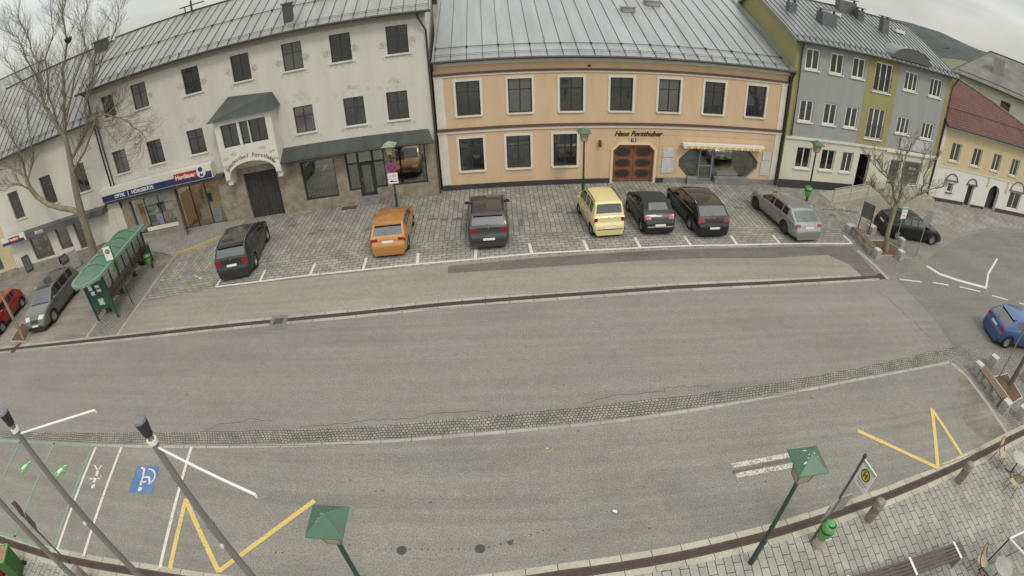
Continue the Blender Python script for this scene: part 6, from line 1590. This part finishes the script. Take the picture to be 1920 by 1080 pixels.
for (a, b, c, d) in ((-.42,-.18,1.72,1.98),(-.36,-.12,1.45,1.66),(.05,.32,1.80,1.95),(.08,.36,1.58,1.72)): mb.box(a, b, -.23, -.221, c, d)
mb.build('notice', m_white2, pw)
mb = MB(); mb.box(-.12, .26, -.23, -.221, .86, 1.22); em = mb.build('poster', mat('poster_pale_green', (.25,.42,.22), .6), pw)
mb = MB(); mb.add([(-.08,-.235,.9),(-.02,-.235,.9),(.22,-.235,1.18),(.16,-.235,1.18)], [(0,1,2,3)]); mb.add([(.16,-.238,.9),(.22,-.238,.9),(-.02,-.238,1.18),(-.08,-.238,1.18)], [(0,1,2,3)]); mb.build('poster_cross', m_white2, em)
mb = MB(); mb.box(-.68, -.64, -.15, 4.45, .25, 2.2); mb.build('glass_wall', glassmat('shelter_glass', (.04,.05,.045), .55), t)
mb = MB(); mb.box(-.63, .63, 4.48, 4.52, .3, 2.2); mb.build('glass_wall', glassmat('shelter_glass2', (.02,.025,.022), .25), t)
for y in (.7, 1.5, 3.0, 3.8): mb = MB(); mb.box(-.70, -.62, y-.025, y+.025, .05, 2.3); mb.build('mullion', m_shd, t)
mb = MB(); mb.box(-.55, -.12, .2, 4.2, .42, .47); bnn = mb.build('bench_seat', m_woodd, t)
mb = MB(); mb.box(-.60, -.56, .2, 4.2, .5, .75); mb.build('bench_back', m_woodd, t)
for y in (.5, 2.2, 3.9): mb = MB(); mb.box(-.5, -.2, y-.04, y+.04, 0, .415); mb.build('bench_leg', m_shd, t)
# flag sign standing before the shelter
t = empty('bus_stop_sign', (-18.95, 18.35, 0), 0, 'white bus stop flag panel standing before the green shelter roof', 'bus stop sign')
mb = MB(); mb.tube([(0,0,0),(0,0,3.35)], .03, 8); mb.build('pole', m_shd, t)
mb = MB(); mb.box(-.02, .44, -.012, .012, 2.62, 3.32); o = mb.build('flag_panel', m_white2, t, rz=math.pi+.35)
mb = MB(); mb.lathe([(.005,.0205),(.13,.0205),(.13,.0125),(.005,.0125)], (.22,0,3.08), 22, axis='y'); o2 = mb.build('symbol', mat('symbol_ochre', (.16,.14,.05), .5), o)
text('lettering', 'H', .17, m_yelsign, o2, (.22, .022, 3.08), rot=(math.pi/2, 0, math.pi), depth=.002)

# A-boards
def aboard(x, y, rz, label, fm, pm_, h=1.0, w=.6):
    t = empty('pavement_sign', (x, y, 0), rz, label, 'pavement sign', 'pavement signs before the shops')
    for s in (-1, 1):
        mb = MB(); a, b = s*.26, s*.05
        mb.add([(-w/2,a,0.06),(w/2,a,.06),(w/2,b,h),(-w/2,b,h),(-w/2,a+s*.03,.06),(w/2,a+s*.03,.06),(w/2,b+s*.03,h),(-w/2,b+s*.03,h)], [(0,1,2,3),(4,7,6,5),(0,4,5,1),(1,5,6,2),(2,6,7,3),(3,7,4,0)])
        o = mb.build('panel', fm, t)
        mb = MB(); e = .05; k = s*.033; zz = lambda z: a + (b-a)*(z-.06)/(h-.06)
        mb.add([(-w/2+e, zz(.2)+k, .2), (w/2-e, zz(.2)+k, .2), (w/2-e, zz(h-e)+k, h-e), (-w/2+e, zz(h-e)+k, h-e)], [(0,1,2,3)]); mb.build('poster', pm_, o)
    mb = MB(); mb.box(-w/2, w/2, -.06, .06, h, h+.03); mb.build('hinge', fm, t)
aboard(*[gp(415, 412)[0], gp(415, 412)[1]-.1], .1, 'white pavement sign before the open optician door', m_white2, mat('poster_white2', (.55,.58,.6), .6, var=.2, vs=6))
aboard(*gp(145, 500), .9, 'slim grey framed pavement sign behind the dark grey SUV', m_steel, mat('poster_grey', (.22,.22,.21), .6, var=.3, vs=6), h=1.1)
aboard(*gp(57, 508), 1.0, 'dark pavement sign at the corner of the yellow house', m_frameD, mat('poster_dark', (.08,.085,.09), .6, var=.2, vs=6), h=1.2)
aboard(*gp(122, 494), 1.2, 'low dark pavement sign below the photo shop sign', m_frameD, mat('poster_dark', (.08,.085,.09), .6, var=.2, vs=6), h=.6)

# slatted bench at the lower right
t = empty('long_bench', (6.95, 4.16, 0), .012, 'long brown slatted bench with white straps on the pavement', 'bench')
m_slat = mat('bench_slat_brown', (.085,.066,.056), .7, var=.25, vs=4, stretch=(.4,4,4))
for k in range(5):
    mb = MB(); y = -.27+k*.105; mb.box(0, 4.6, y, y+.075, .43, .47); mb.build('slat', m_slat, t)
for x in (.5, 2.55, 4.3):
    mb = MB(); mb.box(x, x+.06, -.29, .27, 0, .428); mb.build('support', m_steel, t)
    mb = MB(); mb.box(x-.0, x+.07, -.29, .27, .472, .482); mb.build('strap', m_white2, t)

# cafe tables and chairs
m_ratt = mat('rattan_red_brown', (.20,.075,.035), .7, var=.3, vs=8); m_weave = mat('rattan_pale', (.40,.34,.24), .85, var=.25, vs=12, fine=.3)
def table(x, y, label):
    t = empty('cafe_table', (x, y, 0), 0, label, 'cafe table', 'cafe tables')
    mb = MB(); mb.lathe([(.33,.71),(.345,.72),(.345,.735),(.33,.74),(.01,.741)], (0,0,0), 28); mb.build('tabletop', mat('tabletop_stone', (.36,.35,.31), .5, var=.2, vs=8), t, smooth=True)
    mb = MB(); mb.tube([(0,0,.04),(0,0,.71)], .025, 10); mb.build('stem', m_frameD, t)
    mb = MB()
    for k in range(3): a = 2.1*k; mb.tube([(0,0,.06),(.26*math.cos(a),.26*math.sin(a),.015)], .018, 6)
    mb.build('foot', m_frameD, t)
def chair(x, y, rz, label):
    t = empty('cafe_chair', (x, y, 0), rz, label, 'cafe chair', 'rattan cafe chairs')
    mb = MB(); mb.lathe([(.20,.44),(.215,.455),(.20,.47),(.01,.472)], (0,0,0), 20); mb.build('seat', m_weave, t, smooth=True)
    P = [(-.20,-.05,.46),(-.22,.12,.62),(-.21,.22,.82),(-.12,.27,.93),(0,.285,.96),(.12,.27,.93),(.21,.22,.82),(.22,.12,.62),(.20,-.05,.46)]
    mb = MB(); mb.tube(P, .018, 8); b = mb.build('backrest', m_ratt, t, smooth=True)
    mb = MB(); mb.add([(-.20,.21,.80),(-.12,.262,.90),(0,.28,.93),(.12,.262,.90),(.20,.21,.80),(.19,.15,.64),(0,.22,.60),(-.19,.15,.64)], [(0,1,2,6,7),(2,3,4,5,6)]); mb.build('weave', m_weave, b)
    for sx in (-1, 1):
        for sy in (-1, 1): mb = MB(); mb.tube([(sx*.16, sy*.15, .45), (sx*.21, sy*.21, 0)], .014, 6); mb.build('leg', m_ratt, t)
table(12.45, 3.12, 'round cafe table beside the glass windbreak')
chair(12.05, 3.62, .4, 'rattan cafe chair facing the table beside the glass windbreak'); chair(11.50, 3.0, 1.5, 'rattan cafe chair between the long slatted bench and the windbreak table')
table(15.95, 6.35, 'round cafe table beside the drain and the stone blocks')
chair(15.55, 6.95, .3, 'rattan cafe chair nearest the drain, at the table by the stone blocks'); chair(15.3, 5.75, 2.3, 'rattan cafe chair on the pavement side of the table by the stone blocks'); chair(16.4, 5.9, 3.9, 'rattan cafe chair behind the cafe table beside the drain')
# glass windbreak
t = empty('glass_windbreak', (12.22, 3.55, 0), -.12, 'white framed glass windbreak beside a round cafe table', 'windbreak')
mb = MB()
for a, b in (((0,0,1.55),(2.6,.35,1.55)), ((0,0,1.55),(.9,-1.6,1.55))): mb.tube([a, b], .03, 8)
mb.build('top_rail', m_white2, t)
mb = MB()
for x, y in ((0,0),(2.6,.35),(.9,-1.6)): mb.tube([(x,y,0),(x,y,1.54)], .025, 8)
mb.tube([(0,0,.12),(2.6,.35,.12)], .022, 6); mb.tube([(0,0,.12),(.9,-1.6,.12)], .022, 6); mb.build('frame', m_frameD, t)
mb = MB(); mb.add([(.03,.0,.15),(2.57,.345,.15),(2.57,.345,1.5),(.03,.0,1.5)], [(0,1,2,3)]); mb.build('pane', glassmat('clear_glass', (.12,.15,.15), .7), t, fix=False)
mb = MB(); mb.add([(.02,-.03,.15),(.89,-1.57,.15),(.89,-1.57,1.5),(.02,-.03,1.5)], [(0,1,2,3)]); mb.build('pane', glassmat('clear_glass', (.12,.15,.15), .7), t, fix=False)
# litter
c_ = gp(1149, 959); mb = MB(); mb.tube([(0,0,.035),(.10,-.05,.035)], [.032,.042], 12)
tag(mb.build('paper_cup', m_white2, None, smooth=True, loc=(c_[0], c_[1], 0)), 'crushed white paper cup lying on the asphalt', 'cup')
c_ = gp(1026, 841); mb = MB(); mb.box(-.035, .035, -.02, .02, .004, .012); tag(mb.build('yellow_scrap', m_yelsign, None, loc=(c_[0], c_[1], 0)), 'tiny yellow scrap of paper on the car park asphalt', 'litter')
c_ = gp(978, 412); mb = MB(); mb.box(-.10, .12, -.75, .05, .004, .010); struct(mb.build('road', mat('steel_blue', (.10,.13,.15), .6), None, loc=(c_[0], c_[1], 0), rz=-.1))
mb = MB(); c_ = gp(655, 390); mb.box(-.45, .45, -.22, .22, .004, .012); struct(mb.build('road', m_iron, None, loc=(c_[0], c_[1], 0), rz=.09))

# ================================================================== TREES
def p3(px, py, yy):
    d = ray(px, py); k = yy/d.y; return Vector((d.x*k, yy, CH + d.z*k))
def twigs(mb, start, d, length, r, depth, R, up=.25, spread=.55, seg=3):
    d = d.normalized(); p = start.copy(); pts = [p.copy()]; rs = [r]
    for i in range(seg):
        d = (d + Vector((R.uniform(-.16,.16), R.uniform(-.16,.16), R.uniform(-.08,.14)+up*.12))).normalized()
        p = p + d*length/seg; pts.append(p.copy()); rs.append(max(r*(1-(i+1)/seg*.55), .004))
        if depth > 0:
            for k in range(R.choice((1, 1, 2))):
                ax = Vector((R.uniform(-1,1), R.uniform(-1,1), R.uniform(-.25,.8))).normalized()
                twigs(mb, p, (d + ax*spread*R.uniform(.7,1.5)), length*R.uniform(.5,.75), rs[-1]*.62, depth-1, R, up, spread, 3 if depth > 1 else 2)
    mb.tube(pts, rs, 3 if r < .02 else 5, cap=False)
def tree(name, label, cat, base, trunk, limbs, tw, seed, bm, crown_depth=3, tl=1.4, group=None, tr=.028):
    R = random.Random(seed); t = empty(name, (base[0], base[1], 0), 0, label, cat, group); off = Vector((base[0], base[1], 0))
    mb = MB()
    for pts, rs in trunk: mb.tube([Vector(p)-off for p in pts], rs, 12)
    mb.build('trunk', bm, t, smooth=True)
    lb = MB(); cw = MB()
    for pts, r0, r1 in limbs:
        P = [Vector(p)-off for p in pts]; n = len(P)
        Q = []
        for i in range(n-1):
            for k in range(3): Q.append(P[i].lerp(P[i+1], k/3) + Vector((R.uniform(-.05,.05), R.uniform(-.05,.05), R.uniform(-.04,.04)))*(1 if (i or k) else 0))
        Q.append(P[-1]); m = len(Q); rs = [r0+(r1-r0)*i/(m-1) for i in range(m)]
        lb.tube(Q, rs, 7)
        for i in range(1, m):
            dd = (Q[i]-Q[i-1])
            for k in range(tw if i < m-1 else tw+2):
                ax = Vector((R.uniform(-1,1), R.uniform(-1,1), R.uniform(-.2,1))).normalized()
                twigs(cw, Q[i], dd.normalized()*.9+ax*.9, tl*R.uniform(.6,1.1)*(1.0-.2*i/m), min(tr, rs[i]*.5), crown_depth-1, R)
    lb.build('limbs', bm, t, smooth=True); cw.build('crown', m_twig, t, fix=False)
    return t
def cl(*a): return [p3(*x) for x in a]
# big plane tree before the white annex
Y0 = 23.9; bx, by = gp(182, 495)
def q3(px, py, dy=0): return p3(px, py, by+dy)
tree('plane_tree', 'big bare plane tree with a pale crooked trunk behind the bus shelter', 'tree', (bx, by),
     [([(bx,by,0), q3(172,460), q3(163,430), q3(152,398), q3(143,360), q3(136,325), q3(128,280), q3(122,258)], [.32,.27,.25,.26,.23,.20,.17,.15]),
      ([q3(154,402), q3(135,393), q3(112,390), q3(90,383), q3(70,370), q3(56,352), q3(48,330)], [.20,.18,.17,.17,.17,.16,.11])],
     [([q3(124,262), q3(100,225,-.2), q3(83,197,-.4), q3(76,160,-.5), q3(70,122,-.6), q3(55,78,-.7), q3(35,35,-.8)], .13, .03),
      ([q3(122,262), q3(121,215,.1), q3(119,170,.2), q3(118,130,.3), q3(126,80,.4), q3(118,30,.5), q3(122,2,.5)], .13, .03),
      ([q3(132,300), q3(150,270,.4), q3(163,245,.6), q3(158,190,.8), q3(172,150,.9), q3(178,110,1), q3(185,70,1.0)], .11, .025),
      ([q3(136,322), q3(160,285,-.4), q3(181,217,-.8), q3(200,215,-1), q3(230,190,-1.1)], .08, .02),
      ([q3(110,240,0), q3(92,180,.5), q3(85,110,.8), q3(100,60,1), q3(95,20,1.1)], .08, .02),
      ([q3(120,250), q3(140,150,-.6), q3(160,90,-.8), q3(150,45,-.9), q3(165,15,-1)], .07, .018),
      ([q3(158,200), q3(190,120,.3), q3(215,60,.5), q3(222,25,.6)], .05, .012),
      ([q3(83,197), q3(55,170,.4), q3(30,140,.6), q3(10,110,.8)], .06, .014),
      ([q3(76,160), q3(50,110,-.6), q3(35,70,-.8), q3(15,60,-.9)], .06, .014),
      ([q3(50,335), q3(30,318,.3), q3(5,310,.5), q3(-20,290,.7)], .09, .02), ([q3(48,332), q3(40,290,-.4), q3(22,255,-.6), q3(5,215,-.8)], .09, .02),
      ([q3(52,340), q3(62,300,.5), q3(55,250,.7), q3(48,205,.9)], .08, .02), ([q3(60,358), q3(35,345,-.5), q3(10,350,-.8)], .06, .015),
      ([q3(200,215,-1), q3(235,225,-.8), q3(262,245,-.6), q3(275,262,-.5)], .045, .012), ([q3(181,217,-.8), q3(205,250,-1), q3(225,270,-1.2)], .045, .012)],
     3, 11, m_bark, 3, 1.35, tr=.016)
nb = p3(128, 75, by+.4); mb = MB(); mb.lathe([(.02,-.22),(.17,-.12),(.25,.05),(.22,.14),(.02,.10)], tuple(nb), 10)
# crow's nest belongs to nobody but the tree fork
tag(mb.build('birds_nest', mat('nest_dark', (.03,.025,.02), .95), None), 'dark round bird nest high in the bare plane tree', 'bird nest')
# pollarded tree in the left planter
bx, by = gp(1660, 470)
tree('pollarded_tree', 'bare pollarded tree in the planter before the grey building', 'tree', (bx, by),
     [([(bx,by,0), q3(1664,440), q3(1670,418), q3(1676,395), q3(1680,386)], [.17,.135,.125,.15,.13])],
     [([q3(1678,392), q3(1665,378,-.2), q3(1650,362,-.4), q3(1637,352,-.5), q3(1632,345,-.5)], .075, .03),
      ([q3(1680,388), q3(1676,360,.2), q3(1668,335,.3), q3(1655,318,.4), q3(1645,300,.4)], .08, .025),
      ([q3(1682,388), q3(1690,355,-.1), q3(1692,330,-.2), q3(1697,300,-.3), q3(1708,272,-.4)], .085, .025),
      ([q3(1684,390), q3(1700,378,.2), q3(1718,366,.4), q3(1732,360,.5), q3(1755,352,.6), q3(1768,350,.7)], .08, .022),
      ([q3(1728,362,.4), q3(1732,335,.3), q3(1740,312,.2), q3(1752,298,.1)], .05, .02),
      ([q3(1690,355), q3(1706,338,.5), q3(1722,318,.7), q3(1735,290,.8)], .05, .018),
      ([q3(1668,335,.3), q3(1648,320,.8), q3(1632,300,1.0)], .04, .015), ([q3(1672,372), q3(1685,345,1), q3(1680,310,1.2), q3(1690,280,1.3)], .045, .016)],
     2, 23, m_bark2, 3, .62, tr=.014)
# two young trees whose crowns are outside the picture
def young(base, label, seed, lean):
    bx_, by_ = base; R = random.Random(seed)
    T = [(bx_, by_, 0), (bx_+lean*.3, by_, 1.2), (bx_+lean*.5, by_, 2.4), (bx_+lean, by_, 3.6)]
    top = Vector(T[-1]); limbs = []
    for k in range(6):
        a = k*1.05 + R.uniform(-.2,.2); dx, dy = math.cos(a)*.9, math.sin(a)*.9
        limbs.append(([top, top+Vector((dx*.5, dy*.5, .6)), top+Vector((dx, dy, 1.4)), top+Vector((dx*1.2, dy*1.2, 2.1))], .04, .015))
    tree('young_tree', label, 'tree', base, [(T, [.11,.095,.085,.06])], limbs, 1, seed, m_bark2 if lean < 0 else mat('bark_dark', (.12,.10,.075), .9, var=.3, vs=4, bump=.8, bs=20), 2, .7, 'young street trees', tr=.012)
young(gp(45, 635), 'young tree in a brown soil bed between the red car and the grey SUV', 5, -.05)
young(gp(1893, 722), 'young dark stemmed tree in the soil bed behind the grey bench', 6, .05)
bed = [gp(*p) for p in ((20,640),(42,607),(62,612),(48,640))]
struct(MB().prism(bed, 0, .03).build('ground', m_soil))
mb = MB(); strip(mb, [(20,641),(42,606),(63,612),(49,641),(20,641)], .08, .055, z0=0); struct(mb.build('kerb', m_edge))
